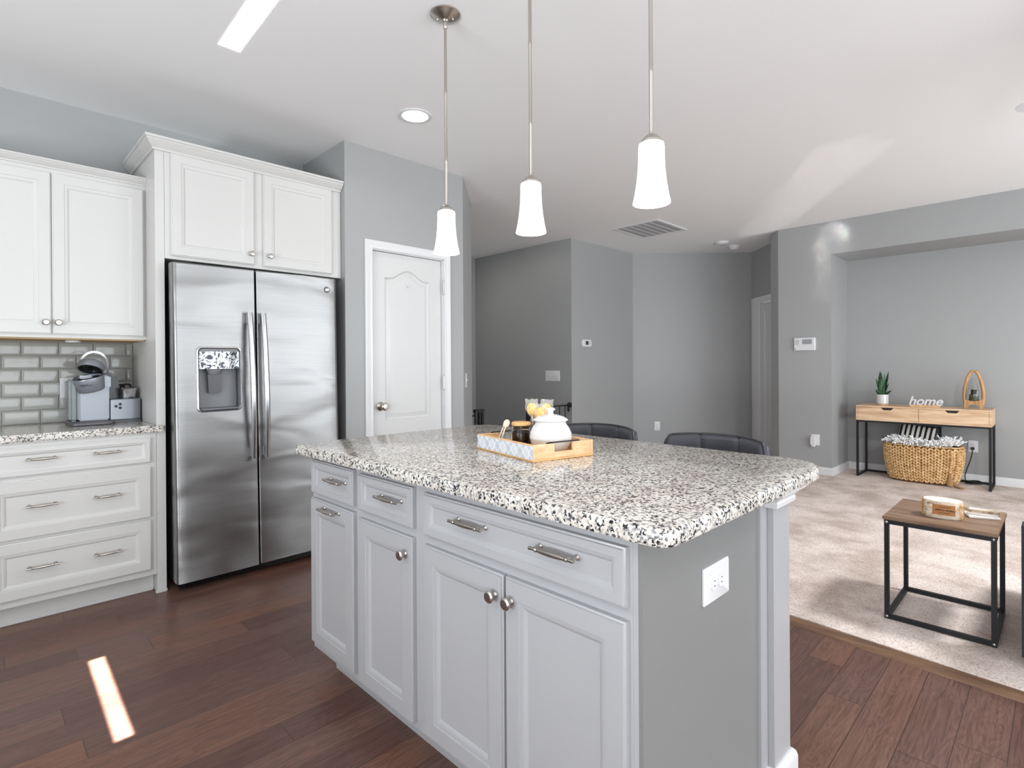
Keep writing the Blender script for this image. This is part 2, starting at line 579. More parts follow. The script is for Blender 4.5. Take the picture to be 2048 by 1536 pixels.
def tag(o, label, cat, group=None, kind=None):
    o['label'] = label
    o['category'] = cat
    if group:
        o['group'] = group
    if kind:
        o['kind'] = kind
    return o


def thing(name, loc, label, cat, group=None, rz=0):
    o = bpy.data.objects.new(name, None)
    COL.objects.link(o)
    o.location = loc
    o.rotation_euler = (0, 0, rz)
    o.empty_display_size = 0.05
    return tag(o, label, cat, group)


def struct(o):
    o['kind'] = 'structure'
    return o


def dup(root, loc, label=None, group=None, rot=None):
    r = root.copy()
    COL.objects.link(r)
    r.location = loc
    if rot is not None:
        r.rotation_euler = rot
    if label:
        r['label'] = label
    if group:
        r['group'] = group
    for ch in list(root.children):
        c = ch.copy()
        COL.objects.link(c)
        c.parent = r
        for g in ch.children:
            d = g.copy()
            COL.objects.link(d)
            d.parent = c
    return r


def text_mesh(name, body, size, extrude, m, parent, Mx, shear=0.0, offset=0.0, spacing=1.0):
    cu = bpy.data.curves.new('lettering', 'FONT')
    cu.body = body
    cu.size = size
    cu.extrude = extrude
    cu.shear = shear
    cu.offset = offset
    cu.space_character = spacing
    cu.align_x = 'CENTER'
    cu.align_y = 'BOTTOM_BASELINE'
    tmp = bpy.data.objects.new('lettering', cu)
    COL.objects.link(tmp)
    dg = bpy.context.evaluated_depsgraph_get()
    me = bpy.data.meshes.new_from_object(tmp.evaluated_get(dg))
    bpy.data.objects.remove(tmp)
    bpy.data.curves.remove(cu)
    me.transform(Mx)
    if parent is not None:
        me.transform(wm(parent).inverted())
    me.materials.clear()
    me.materials.append(M[m])
    me.name = name
    o = bpy.data.objects.new(name, me)
    COL.objects.link(o)
    o.parent = parent
    return o


def frame_matrix(o, x, y):
    """matrix whose local x and y run along the given world directions"""
    x, y = Vector(x).normalized(), Vector(y).normalized()
    z = x.cross(y)
    return Matrix(((x.x, y.x, z.x, o[0]), (x.y, y.y, z.y, o[1]), (x.z, y.z, z.z, o[2]), (0, 0, 0, 1)))


# ------------------------------------------------------------------ room shell
YW, YF, PY = 4.068, 3.475, 3.421           # kitchen wall, cabinet faces, pantry wall
XP0, XP1 = 1.80, 2.832                     # pantry wall ends
XA, XB, YA = 6.577, 7.188, 1.763           # living room wall, alcove back, alcove side
ZH = 2.405                                 # underside of the alcove header

struct(MB().box(-2.7, 7.8, -4.3, 6.1, -0.06, 0).build('floor', 'floor'))
EDGE = lambda y: 2.745 + 0.057 * y         # edge of the carpet
cp = [(EDGE(-4.2), -4.2), (XB, -4.2), (XB, YA), (XA, YA), (XA, 2.305), (6.7, 2.43), (7.5, 3.0), (6.47, 4.1), (5.16, 4.14), (EDGE(3.4), 3.4)]
carpet = MB().prism(cp, 0.0005, 0.02).build('carpet', 'carpet')
tag(carpet, 'beige plush carpet covering the living room floor up to the wooden threshold', 'carpet', kind='stuff')
sp = [(-0.066, 0.0), (-0.060, 0.006), (-0.040, 0.014), (-0.02, 0.016), (0.002, 0.015), (0.004, 0.0)]
tr = MB().loft([[(EDGE(y) + a, y, h) for a, h in sp] for y in (-4.2, 3.3)]).build('trim_1', 'strip')
struct(tr)
struct(MB().box(-2.7, 7.8, -4.3, 6.1, ZC, ZC + 0.1).build('ceiling', 'ceiling'))

struct(MB().box(-2.7, XP0, YW, YW + 0.1, 0, ZC).build('wall_left', 'wall'))
b = MB()
b.box(XP0, 1.985, PY, PY + 0.11, 0, ZC)
b.box(2.65, XP1, PY, PY + 0.11, 0, ZC)
b.box(1.985, 2.65, PY, PY + 0.11, 2.062, ZC)
b.box(XP0, XP0 + 0.11, PY + 0.11, YW + 0.1, 0, ZC)
struct(b.build('wall_pantry', 'wall'))
struct(MB().prism([(XP1, PY), (3.35, 3.924), (3.28, 3.995), (2.79, 3.531)], 0, ZC).build('wall_pantry_side', 'wall'))
struct(MB().box(3.24, 3.34, 3.99, 6.04, 0, ZC).build('wall_stair_left', 'wall'))
struct(MB().box(3.34, 5.24, 5.94, 6.04, 0, ZC).build('wall_stair_end', 'wall'))
struct(MB().prism([(5.141, 5.94), (5.141, 4.176), (6.474, 4.176), (6.515, 4.276), (5.241, 4.276), (5.241, 5.94)], 0, ZC).build('wall_stair_right', 'wall'))
struct(MB().prism([(6.474, 4.176), (7.616, 3.017), (7.69, 3.09), (6.515, 4.276)], 0, ZC).build('wall_angle', 'wall'))
# short diagonal hall wall with a doorway
dd = Vector((-1, -1)).normalized()
hp = lambda t, o: (7.616 + dd.x * t + o * 0.7071, 3.017 + dd.y * t - o * 0.7071)   # o > 0 goes into the wall
b = MB()
b.prism([hp(-0.1, 0), hp(0.12, 0), hp(0.12, 0.1), hp(-0.1, 0.1)], 0, ZC)
b.prism([hp(0.12, 0), hp(1.1, 0), hp(1.1, 0.1), hp(0.12, 0.1)], 2.06, ZC)
b.prism([hp(0.95, 0), hp(1.1, 0), hp(1.1, 0.1), hp(0.95, 0.1)], 0, 2.06)
struct(b.build('wall_hall', 'wall'))
struct(MB().prism([(XA, 2.305), (6.705, 2.433), (6.869, 2.269), (7.3, 2.2), (7.3, YA), (XA, YA)], 0, ZC).build('wall_right', 'wall'))
struct(MB().box(XA, 7.3, -4.2, YA, ZH, ZC).build('wall_header', 'wall'))
struct(MB().box(XB, 7.3, -4.2, YA, 0, ZH).build('wall_alcove', 'wall'))


def wall_with_openings(name, axis, pos, thick, a0, a1, ops):
    """wall across axis at pos from a0 to a1, ops = (lo, hi, sill, head)"""
    b = MB()

    def bx(l, h, z0, z1):
        if axis == 'y':
            b.box(l, h, pos - thick, pos, z0, z1)
        else:
            b.box(pos - thick, pos, l, h, z0, z1)
    cur = a0
    for lo, hi, sl, hd in ops:
        bx(cur, lo, 0, ZC)
        if sl > 0:
            bx(lo, hi, 0, sl)
        bx(lo, hi, hd, ZC)
        cur = hi
    bx(cur, a1, 0, ZC)
    return struct(b.build(name, 'wall'))


wall_with_openings('wall_back', 'y', -4.2, 0.1, -2.7, 7.3, [(-0.6, 2.1, 0.12, 2.15), (2.5, 6.4, 0.14, 2.36)])
wall_with_openings('wall_front', 'x', -2.6, 0.1, -4.2, 4.07, [(-3.6, -1.2, 0.25, 2.35), (-0.4, 1.6, 0.85, 2.15)])


def window(name, axis, pos, lo, hi, z0, z1, nv, nh):
    b = MB()

    def bar(l, h, a, c):
        if axis == 'y':
            b.box(l, h, pos - 0.06, pos - 0.02, a, c)
        else:
            b.box(pos - 0.06, pos - 0.02, l, h, a, c)
    bar(lo, lo + 0.05, z0, z1)
    bar(hi - 0.05, hi, z0, z1)
    bar(lo, hi, z0, z0 + 0.05)
    bar(lo, hi, z1 - 0.05, z1)
    for i in range(1, nv):
        x = lo + (hi - lo) * i / nv
        bar(x - 0.04, x + 0.04, z0, z1)
    for i in range(1, nh):
        z = z0 + (z1 - z0) * i / nh
        bar(lo, hi, z - 0.025, z + 0.025)
    return struct(b.build(name, 'trim'))


window('window_1', 'y', -4.2, -0.6, 2.1, 0.12, 2.15, 3, 1)
window('window_2', 'y', -4.2, 2.5, 6.4, 0.14, 2.36, 4, 2)
window('window_3', 'x', -2.6, -0.4, 1.6, 0.85, 2.15, 2, 2)
window('added_window', 'x', -2.6, -3.6, -1.2, 0.25, 2.35, 2, 2)  # unseen window, added to let in extra light

# baseboards
bbp = [(0, 0), (0.014, 0), (0.014, 0.066), (0.010, 0.078), (0.004, 0.084), (0, 0.084)]
for nm, pth in (('baseboard_right', [(6.705, 2.433, 0.018), (XA, 2.305, 0.018), (XA, YA, 0.018), (XB, YA, 0.018), (XB, -4.2, 0.018)]),
                ('baseboard_angle', [(5.141, 5.93, 0.018), (5.141, 4.176, 0.018), (6.474, 4.176, 0.018), (7.616, 3.017, 0.018)])):
    prof = [(-o, z) for o, z in bbp] if nm == 'x' else bbp
    struct(MB().sweep(pth, prof).build(nm, 'trim'))

# ------------------------------------------------------------------ pantry door
d1 = struct(bpy.data.objects.new('door_1', None))
COL.objects.link(d1)
d1.location = (2.31, PY, 0)
DX0, DX1, DZ1 = 2.012, 2.622, 2.046
fP = lambda u, z, d: (u, PY + 0.022 - d, z)


def arch(u0, u1, z0, zs, rise, n=24):
    pts = [(u0, z0), (u1, z0), (u1, zs)]
    for i in range(1, n):
        s_ = i / n
        u = u1 + (u0 - u1) * s_
        k = abs(s_ - 0.5) * 2
        h = rise * (0.5 + 0.5 * math.cos(PI * min(k / 0.82, 1.0)))
        pts.append((u, zs + h))
    pts.append((u0, zs))
    return pts


def inset_arch(a, u0, u1, z0, zs, rise):
    return arch(u0 + a, u1 - a, z0 + a, zs - a, rise)


leaf = MB()
pa = (2.118, 2.516, 0.835, 1.868, 0.066)
pb = (2.118, 2.516, 0.25, 0.66, 0.0)
oc = [(DX0, 0.01), (DX1, 0.01), (DX1, DZ1), (DX0, DZ1)]
mid = 0.75
leaf.hole([(DX0, mid), (DX1, mid), (DX1, DZ1), (DX0, DZ1)], arch(*pa), 0, fP)
leaf.hole([(DX0, 0.01), (DX1, 0.01), (DX1, mid), (DX0, mid)], arch(*pb), 0, fP)
for p in (pa, pb):
    lp = [[fP(u, z, dpt) for u, z in inset_arch(a, *p)] for a, dpt in ((0, 0), (0.007, -0.012), (0.014, -0.015), (0.020, -0.014), (0.046, -0.002), (0.05, -0.002))]
    leaf.loft(lp, cap0=False)
leaf.loft([[fP(u, z, 0) for u, z in oc], [fP(u, z, -0.035) for u, z in oc]], cap0=False)
leaf.build('door_leaf', 'door', d1)
cas = MB()
cprof = [(0, 0.0), (0, 0.012), (0.006, 0.016), (0.018, 0.012), (0.030, 0.014), (0.048, 0.019), (0.056, 0.019), (0.060, 0.015), (0.060, 0.0)]


def casing(b, u0, u1, z1, f, z0=0.0):
    """mitred three sided casing, profile (outwards, proud)"""
    loops = []
    for u, z, su, sz in ((u0, z0, -1, 0), (u0, z1, -1, 1), (u1, z1, 1, 1), (u1, z0, 1, 0)):
        loops.append([f(u + su * a, z + sz * a, d) for a, d in cprof])
    b.loft(loops)


fW = lambda u, z, d: (u, PY - d, z)
casing(cas, 2.004, 2.632, 2.054, fW)
for x0, x1 in ((1.99, DX0 - 0.003), (DX1 + 0.003, 2.645)):
    cas.box(x0, x1, PY, PY + 0.1, 0, 2.054)
cas.box(1.99, 2.645, PY, PY + 0.1, DZ1 + 0.003, 2.06)
cas.build('door_casing', 'trim', d1)
MB().lathe([(0, 0), (0.031, 0), (0.031, 0.004), (0.022, 0.010), (0.012, 0.014), (0.010, 0.034), (0.018, 0.042), (0.027, 0.054), (0.028, 0.066), (0.020, 0.076), (0, 0.079)], (2.078, PY + 0.02, 0.94), (0, -1, 0), 28).build('door_knob', 'nickel', d1)
for z in (1.84, 1.097, 0.3):
    b = MB().cyl((2.627, PY - 0.006, z - 0.05), (2.627, PY - 0.006, z + 0.05), 0.0075, 12)
    for k in (-0.053, 0.05):
        b.ell((2.627, PY - 0.006, z + k + 0.0015), 0.006, 0.006, 0.006, 8, 6)
    b.build('hinge', 'nickel', d1)
b = MB().box(2.307, 2.317, PY + 0.020, PY + 0.024, 1.815, 1.862, 0.001)
b.tube([(2.312, PY + 0.02, 1.822), (2.312, PY + 0.006, 1.812), (2.312, PY - 0.002, 1.822), (2.312, PY - 0.002, 1.832)], 0.003)
b.build('coat_hook', 'plastic', d1)

# hall door, half hidden by the living room wall
d2 = struct(bpy.data.objects.new('door_2', None))
COL.objects.link(d2)
d2.location = (*hp(0.5, 0), 0)
fD = lambda u, z, d: (*hp(u, -d), z)
b = MB()
cw = 0.235
b.prism([hp(0.03, -0.018), hp(0.03, 0), hp(0.26, 0), hp(0.26, -0.012), hp(0.2, -0.020)], 0.02, 2.115)
b.prism([hp(0.26, -0.018), hp(0.26, 0), hp(1.05, 0), hp(1.05, -0.018)], 2.03, 2.115)
b.build('door_casing', 'trim', d2)
b = MB()
b.rings(0.265, 0.94, 0.03, 2.028, [(0, -0.06), (0, -0.004), (0.1, -0.004), (0.11, -0.012), (0.14, -0.012)], fD)
b.build('door_leaf', 'door', d2)

# ------------------------------------------------------------------ cabinet parts
DR = [(0, 0), (0, 0.0145), (0.004, 0.016), (0.0055, 0.020), (0.050, 0.020), (0.0515, 0.0175), (0.058, 0.0172), (0.069, 0.0105), (0.071, 0.0085)]
DW = [(0, 0), (0, 0.0145), (0.004, 0.016), (0.0055, 0.020), (0.024, 0.020), (0.0255, 0.0175), (0.029, 0.0172), (0.038, 0.0105), (0.040, 0.0085)]


def pull(parent, c, du, dn, m='nickel', half=0.068):
    """bar pull at c on the face, bar along du, standing out along dn"""
    c, du, dn = Vector(c), Vector(du).normalized(), Vector(dn).normalized()
    b = MB()
    o = c + dn * 0.028
    prof = [(0, -half), (0.0042, -half), (0.0046, -half + 0.004), (0.004, -half + 0.018), (0.0058, -half + 0.020), (0.0058, -half + 0.024), (0.0046, -half + 0.026),
            (0.0062, -0.02), (0.0070, 0), (0.0062, 0.02),
            (0.0046, half - 0.026), (0.0058, half - 0.024), (0.0058, half - 0.020), (0.004, half - 0.018), (0.0046, half - 0.004), (0.0042, half), (0, half)]
    b.lathe(prof, o, du, 12)
    for s_ in (-1, 1):
        b.lathe([(0, 0), (0.0075, 0), (0.0075, 0.002), (0.0042, 0.006), (0.0036, 0.028), (0, 0.028)], c + du * s_ * (half - 0.012), dn, 12)
    return b.build('handle', m, parent)


def knob(parent, c, dn, m='nickel'):
    return MB().lathe([(0, 0), (0.0085, 0), (0.0085, 0.002), (0.0055, 0.006), (0.005, 0.014), (0.008, 0.018), (0.0155, 0.0215), (0.0160, 0.0245), (0.012, 0.0285), (0, 0.030)], c, dn, 20).build('knob', m, parent)


fK = lambda Y: (lambda u, z, d: (u, Y - d, z))     # kitchen run, faces -Y
fI = lambda X: (lambda u, z, d: (X - d, u, z))     # island, faces -X

CROWN = [(0, 0), (0.012, 0), (0.012, 0.010), (0.018, 0.016), (0.030, 0.026), (0.040, 0.040), (0.044, 0.044), (0.044, 0.050), (0.052, 0.054), (0.052, 0.066), (0, 0.066)]

# wall cabinet over the counter
YU = 3.70
wc = thing('wall_cabinet', (0.27, YU, 1.38), 'white two-door wall cabinet with crown molding over the coffee maker', 'cabinet')
b = MB().box(-0.165, 0.712, YU, YW - 0.004, 1.385, 2.275)
b.build('cabinet_body', 'cab', wc)
MB().box(-0.15, 0.705, YU + 0.012, YW - 0.002, 1.378, 1.3845).build('underside', 'woodunder', wc)
for u0, u1, kx in ((-0.105, 0.296, 0.272), (0.299, 0.70, 0.322)):
    o = MB().rings(u0, u1, 1.403, 2.238, DR, fK(YU)).build('door', 'cab', wc)
    knob(o, (kx, YU - 0.02, 1.463), (0, -1, 0))
cr2 = [(o_ * 0.72, z * 0.62) for o_, z in CROWN]
MB().sweep([(-0.165, YW - 0.05, 2.262), (-0.165, YU, 2.262), (0.712, YU, 2.262)], [(o_, z) for o_, z in cr2]).build('crown_molding', 'cab', wc)
MB().lathe([(0, 0), (0.035, 0), (0.033, -0.010), (0, -0.012)], (0.40, 3.86, 1.378), (0, 0, 1), 20).build('puck_light', 'plastic', wc)

# base cabinet with three wide drawers
bc = thing('base_cabinet', (0.36, YF, 0), 'white base cabinet with three wide drawers below the coffee maker', 'cabinet')
b = MB().box(-0.02, 0.711, YF, YW - 0.004, 0.105, 0.876)
b.build('cabinet_body', 'cab', bc)
MB().box(-0.02, 0.711, 3.552, YW - 0.004, 0.0, 0.1045).box(-0.02, 0.708, 3.541, 3.552, 0, 0.018, 0.004).build('toe_kick', 'cab', bc)
for z0, z1, hz, rg in ((0.716, 0.853, 0.793, DW), (0.421, 0.692, 0.570, DR), (0.139, 0.407, 0.2775, DR)):
    o = MB().rings(0.04, 0.684, z0, z1, rg, fK(YF)).build('drawer', 'cab', bc)
    dface = 0.0085
    for hx in (0.238, 0.493):
        pull(o, (hx, YF - dface, hz), (1, 0, 0), (0, -1, 0), half=0.060)

# counter on the base cabinet
ct = MB().box(-0.04, 0.7115, 3.447, YW - 0.003, 0.8765, 0.914, 0.006, 3)
ct = ct.box(0.700, 0.748, 3.447, 3.4735, 0.8765, 0.914, 0.005, 3).build('kitchen_countertop', 'granite')
tag(ct, 'speckled grey granite countertop under the coffee maker beside the refrigerator', 'countertop')

# tile splashback
b = MB()
TP, TW = 0.0765, 0.1605
g = 0.0022
for r in range(6):
    z0 = 0.9165 + r * TP
    z1 = min(z0 + TP - g, 1.3835)
    x = 0.195 - 6 * TW + (0 if r % 2 else TW / 2) + TW
    while x < 0.712:
        x0, x1 = x + g / 2, min(x + TW - g / 2, 0.7105)
        if x1 - x0 > 0.01 and x0 > -0.6:
            fT = lambda u, z, d: (u, YW - 0.004 - d, z)
            b.rings(x0, x1, z0, z1, [(0, 0), (0, 0.004), (0.0015, 0.0062), (0.004, 0.0076), (0.012, 0.0086)], fT)
        x += TW
bs = b.build('wall_backsplash', 'tilegrey')
struct(bs)
gr = MB().box(-0.7, 0.7112, YW - 0.006, YW - 0.0002, 0.9145, 1.3838).build('grout_bed', 'grout', bs)

# refrigerator surround: tall panel, cabinet over it
fc = thing('refrigerator_cabinet', (1.28, YF, 0), 'white two-door cabinet over the refrigerator with tall side panel', 'cabinet')
MB().box(0.7125, 0.757, YF, YW - 0.004, 0.0, 2.425, 0.001, 1).build('side_panel', 'cab', fc)
MB().box(0.704, 0.759, YF - 0.010, YF + 0.004, 0.0, 0.018, 0.003).build('shoe_molding', 'cab', fc)
MB().box(0.758, 1.797, YF, YW - 0.004, 1.828, 2.425).build('cabinet_body', 'cab', fc)
for u0, u1, kx in ((0.786, 1.226, 1.206), (1.280, 1.726, 1.315)):
    o = MB().rings(u0, u1, 1.846, 2.410, DR, fK(YF)).build('door', 'cab', fc)
    knob(o, (kx, YF - 0.02, 1.909), (0, -1, 0))
MB().sweep([(0.7125, YW - 0.02, 2.412), (0.7125, YF, 2.412), (1.797, YF, 2.412)], CROWN).build('crown_molding', 'cab', fc)

# ------------------------------------------------------------------ refrigerator
fr_ = thing('refrigerator', (1.245, 3.75, 0), 'stainless steel side-by-side refrigerator with ice dispenser beside the pantry door', 'refrigerator')
FX0, FX1, FG0, FG1 = 0.779, 1.724, 1.205, 1.2125
YD = 3.345
MB().box(0.796, 1.708, 3.435, 4.02, 0.03, 1.765, 0.006).build('case', 'casegrey', fr_)


def fridge_door(x0, x1, z0, z1, hole=None):
    b = MB()
    n = 10
    yb = 3.425
    f = lambda u, z, d: (u, YD - d, z)
    # rounded outer vertical edges, gently crowned front
    prof = []
    R = 0.022
    left_outer = x0 == FX0
    rl, rr_ = (R, 0.006) if left_outer else (0.006, R)
    prof.append((x0, yb))
    for i in range(7):
        a = PI - i * PI / 12
        prof.append((x0 + rl + rl * math.cos(a), YD + 0.004 + rl - rl * math.sin(a)))
    for i in range(1, 12):
        s_ = i / 12
        prof.append((x0 + rl + (x1 - x0 - rl - rr_) * s_, YD + 0.004 * (2 * s_ - 1) ** 2))
    for i in range(7):
        a = PI / 2 - i * PI / 12
        prof.append((x1 - rr_ + rr_ * math.cos(a), YD + 0.004 + rr_ - rr_ * math.sin(a)))
    prof.append((x1, yb))
    return b, prof


def door_solid(b, prof, z0, z1):
    e = 0.006
    cx = sum(p[0] for p in prof) / len(prof)
    sh = lambda k: [(cx + (x - cx) * (1 - k / 0.22), y + (k if y < 3.42 else 0)) for x, y in prof]
    b.loft([[(x, y, z0) for x, y in sh(0.004)], [(x, y, z0 + e) for x, y in prof], [(x, y, z1 - e) for x, y in prof], [(x, y, z1) for x, y in sh(0.004)]])


DZ0, DZT = 0.055, 1.795
HX0, HX1, HZ0, HZ1 = 0.896, 1.113, 0.985, 1.330     # dispenser opening
b, prof = fridge_door(FX0, FG0, DZ0, DZT)
# door in pieces around the dispenser recess, one mesh
front = [p for p in prof]
e = 0.006


def clipped(pr, a, c):
    out = []
    for x, y in pr:
        if a - 1e-6 <= x <= c + 1e-6:
            out.append((x, y))
    return out


def yat(x):
    s_ = (x - FX0 - 0.022) / (FG0 - FX0 - 0.028)
    return YD + 0.004 * (2 * s_ - 1) ** 2


yb = 3.425
lft = [p for p in prof if p[0] <= HX0 and p[1] < yb - 1e-6]
rgt = [p for p in prof if p[0] >= HX1 and p[1] < yb - 1e-6]
midp = [(HX0 + (HX1 - HX0) * i / 6, yat(HX0 + (HX1 - HX0) * i / 6)) for i in range(7)]
seg_full = [(FX0, yb)] + lft + midp + rgt + [(FG0, yb)]
b.loft([[(x, y, DZ0) for x, y in seg_full], [(x, y, HZ0) for x, y in seg_full]])
b.loft([[(x, y, HZ1) for x, y in seg_full], [(x, y, DZT - e) for x, y in seg_full], [(x, y + (0.004 if y < yb - 1e-6 else 0), DZT) for x, y in seg_full]], cap0=True)
sl = [(FX0, yb)] + lft + [midp[0], (HX0, yb)]
sr = [(HX1, yb), midp[-1]] + rgt + [(FG0, yb)]
b.loft([[(x, y, HZ0) for x, y in sl], [(x, y, HZ1) for x, y in sl]])
b.loft([[(x, y, HZ0) for x, y in sr], [(x, y, HZ1) for x, y in sr]])
# welds inside: drop coincident internal caps
bmesh.ops.remove_doubles(b.b, verts=b.b.verts, dist=1e-5)
seen = {}
for fc_ in list(b.b.faces):
    k = tuple(sorted(v.index for v in fc_.verts))
b.b.verts.index_update()
for fc_ in list(b.b.faces):
    k = tuple(sorted(v.index for v in fc_.verts))
    if k in seen:
        b.b.faces.remove(fc_)
    else:
        seen[k] = 1
ld = b.build('door', 'steel', fr_)
b, prof = fridge_door(FG1, FX1, DZ0, DZT)
door_solid(b, prof, DZ0, DZT)
rd = b.build('door', 'steel', fr_)


def fridge_handle(parent, xt, xb, w_):
    b = MB()
    loops = []
    n = 24
    for i in range(n + 1):
        s_ = i / n
        z = 1.54 - s_ * (1.54 - 0.69)
        x = xt + (xb - xt) * s_
        bow = 0.035 + 0.026 * math.sin(PI * s_)
        y = YD - bow
        ring = []
        for k in range(14):
            a = 2 * PI * k / 14
            ring.append((x + w_ * math.copysign(abs(math.cos(a)) ** 0.6, math.cos(a)), y + 0.010 * math.copysign(abs(math.sin(a)) ** 0.8, math.sin(a)), z))
        loops.append(ring)
    b.loft(loops)
    for z, x in ((1.505, xt), (0.725, xb)):
        b.box(x - w_ * 0.75, x + w_ * 0.75, YD - 0.036, YD + 0.004, z - 0.028, z + 0.028, 0.004)
    return b.build('handle', 'steel_plain', parent, 40)


fridge_handle(ld, 1.160, 1.172, 0.0155)
fridge_handle(rd, 1.236, 1.246, 0.0155)
dp = MB()
# recess shell
f = lambda u, z, d: (u, YD - d, z)
dp.box(HX0, HX1, YD + 0.072, YD + 0.078, HZ0, HZ1)
dp.box(HX0 - 0.004, HX0, YD + 0.003, YD + 0.078, HZ0, HZ1)
dp.box(HX1, HX1 + 0.004, YD + 0.003, YD + 0.078, HZ0, HZ1)
dp.box(HX0, HX1, YD + 0.003, YD + 0.078, HZ0 - 0.004, HZ0 + 0.004)
dp.box(HX0, HX1, YD + 0.004, YD + 0.078, 1.214, HZ1)
disp = dp.build('dispenser', 'grey_plastic', ld)
disp.name = 'dispenser'
# bezel ring
bz = MB()


def rrect(x0, x1, z0, z1, r, n=6):
    pts = []
    for cx_, cz, a0 in ((x1 - r, z1 - r, 0), (x0 + r, z1 - r, PI / 2), (x0 + r, z0 + r, PI), (x1 - r, z0 + r, 3 * PI / 2)):
        for i in range(n + 1):
            a = a0 + PI / 2 * i / n
            pts.append((cx_ + r * math.cos(a), cz + r * math.sin(a)))
    return pts


def ringloft(b, specs, f, **kw):
    b.loft([[f(u, z, d) for u, z in rrect(x0 + i, x1 - i, z0 + i, z1 - i, max(r - i * 0.6, 0.002))] for (x0, x1, z0, z1, r, i, d) in specs], **kw)


B_ = (HX0 - 0.010, HX1 + 0.010, HZ0 - 0.012, HZ1 + 0.010, 0.028)
ringloft(bz, [(*B_, 0, 0.0), (*B_, 0.002, 0.006), (*B_, 0.008, 0.007), (*B_, 0.0125, 0.001), (*B_, 0.0135, -0.03)], f, cap0=False, cap1=False)
bz.build('dispenser_bezel', 'steel_plain', ld)
pm = mat('glossy_control_panel', (120, 122, 125), 0.05, 0.9)
t = NT(pm)
t.col(t.ramp(t.noise(t.mapv((1, 1, 1)), 17, 3, 0.5, 3.5), [(0.44, (40, 41, 44)), (0.47, (120, 121, 123)), (0.60, (140, 140, 142)), (0.64, (60, 61, 63))]))
M['panel_gloss'] = pm
MB().box(HX0 + 0.005, HX1 - 0.005, YD - 0.001, YD + 0.004, 1.214, 1.312, 0.002).build('control_panel', 'panel_gloss', ld)
cx_ = 0.989
b = MB().lathe([(0, 0), (0.046, 0), (0.042, -0.012), (0.030, -0.03), (0, -0.03)], (cx_, YD + 0.04, 1.214), (0, 0, 1), 20, 1, 0.75)
b.build('chute', 'grey_plastic', ld)
MB().prism([(cx_ - 0.036, 1.184), (cx_ + 0.036, 1.184), (cx_ + 0.032, 1.078), (cx_ - 0.030, 1.078)], 0, 0.008, lambda a, c, h: (a, YD + 0.035 + h + (1.184 - c) * 0.1, c)).build('paddle', 'casegrey', ld)
b = MB().box(HX0 + 0.008, HX1 - 0.008, YD + 0.004, YD + 0.07, HZ0 + 0.004, HZ0 + 0.010)
b.build('drip_tray', 'casegrey', ld)
# round badge with a monogram
bd = MB().lathe([(0, 0), (0.0205, 0), (0.0205, 0.002), (0.019, 0.0028), (0.0165, 0.0022), (0, 0.0022)], (1.653, YD + 0.0035, 1.718), (0, -1, 0), 32)
badge = bd.build('badge', 'casegrey', rd)
text_mesh('monogram', 'GE', 0.019, 0.0004, 'chrome', badge, frame_matrix((1.653, YD + 0.0005, 1.7115), (1, 0, 0), (0, 0, 1)), 0.25)
b = MB()
b.box(0.80, 1.70, 3.40, 3.44, 0.012, 0.05, 0.004)
for i in range(3):
    b.box(0.83, 1.67, 3.396, 3.402, 0.018 + i * 0.010, 0.023 + i * 0.010)
b.build('base_grille', 'blackgloss', fr_)
for x in (0.825, 1.68):
    MB().box(x - 0.03, x + 0.03, 3.36, 3.46, 1.767, 1.795, 0.006).build('hinge_cover', 'casegrey', fr_)
for x in (0.84, 1.66):
    MB().cyl((x, 3.47, 0), (x, 3.47, 0.03), 0.02).build('foot', 'blackgloss', fr_)
fr_.rotation_euler = (math.radians(-0.7), math.radians(-0.35), 0)

# ------------------------------------------------------------------ kitchen island
IX, IYR = 0.975, 0.61
isl = thing('island_cabinet', (1.33, 1.37, 0), 'light grey kitchen island with drawers, doors and a white corner post', 'kitchen island')
b = MB().box(IX, 1.69, 0.632, 2.125, 0.105, 0.874)
b.build('cabinet_body', 'island', isl)
MB().box(IX + 0.0005, 1.04, 0.6198, 0.6318, 0.105, 0.874).build('face_stile', 'island', isl)
MB().box(1.05, 1.68, 0.66, 2.09, 0, 0.1045).build('toe_kick', 'island', isl)
I = fI(IX)
N = (-1, 0, 0)
U_ = (0, -1, 0)


def isl_front(kind, y0, y1, z0, z1, rg):
    return MB().rings(y0, y1, z0, z1, rg, I).build(kind, 'island', isl)


o = isl_front('drawer', 1.776, 2.106, 0.729, 0.859, DW)
pull(o, (IX - 0.0085, 1.899, 0.801), U_, N)
o = isl_front('door', 1.776, 2.111, 0.137, 0.708, DR)
pull(o, (IX - 0.020, 1.927, 0.687), U_, N)
o = isl_front('drawer', 1.409, 1.736, 0.727, 0.853, DW)
pull(o, (IX - 0.0085, 1.535, 0.798), U_, N)
o = isl_front('door', 1.411, 1.738, 0.127, 0.698, DR)
knob(o, (IX - 0.02, 1.440, 0.645), N)
o = isl_front('drawer', 0.640, 1.350, 0.722, 0.848, DW)
pull(o, (IX - 0.0085, 1.137, 0.797), U_, N)
pull(o, (IX - 0.0085, 0.828, 0.794), U_, N)
o = isl_front('door', 1.006, 1.351, 0.127, 0.693, DR)
knob(o, (IX - 0.02, 1.032, 0.638), N)
o = isl_front('door', 0.640, 0.998, 0.127, 0.693, DR)
knob(o, (IX - 0.02, 0.972, 0.638), N)
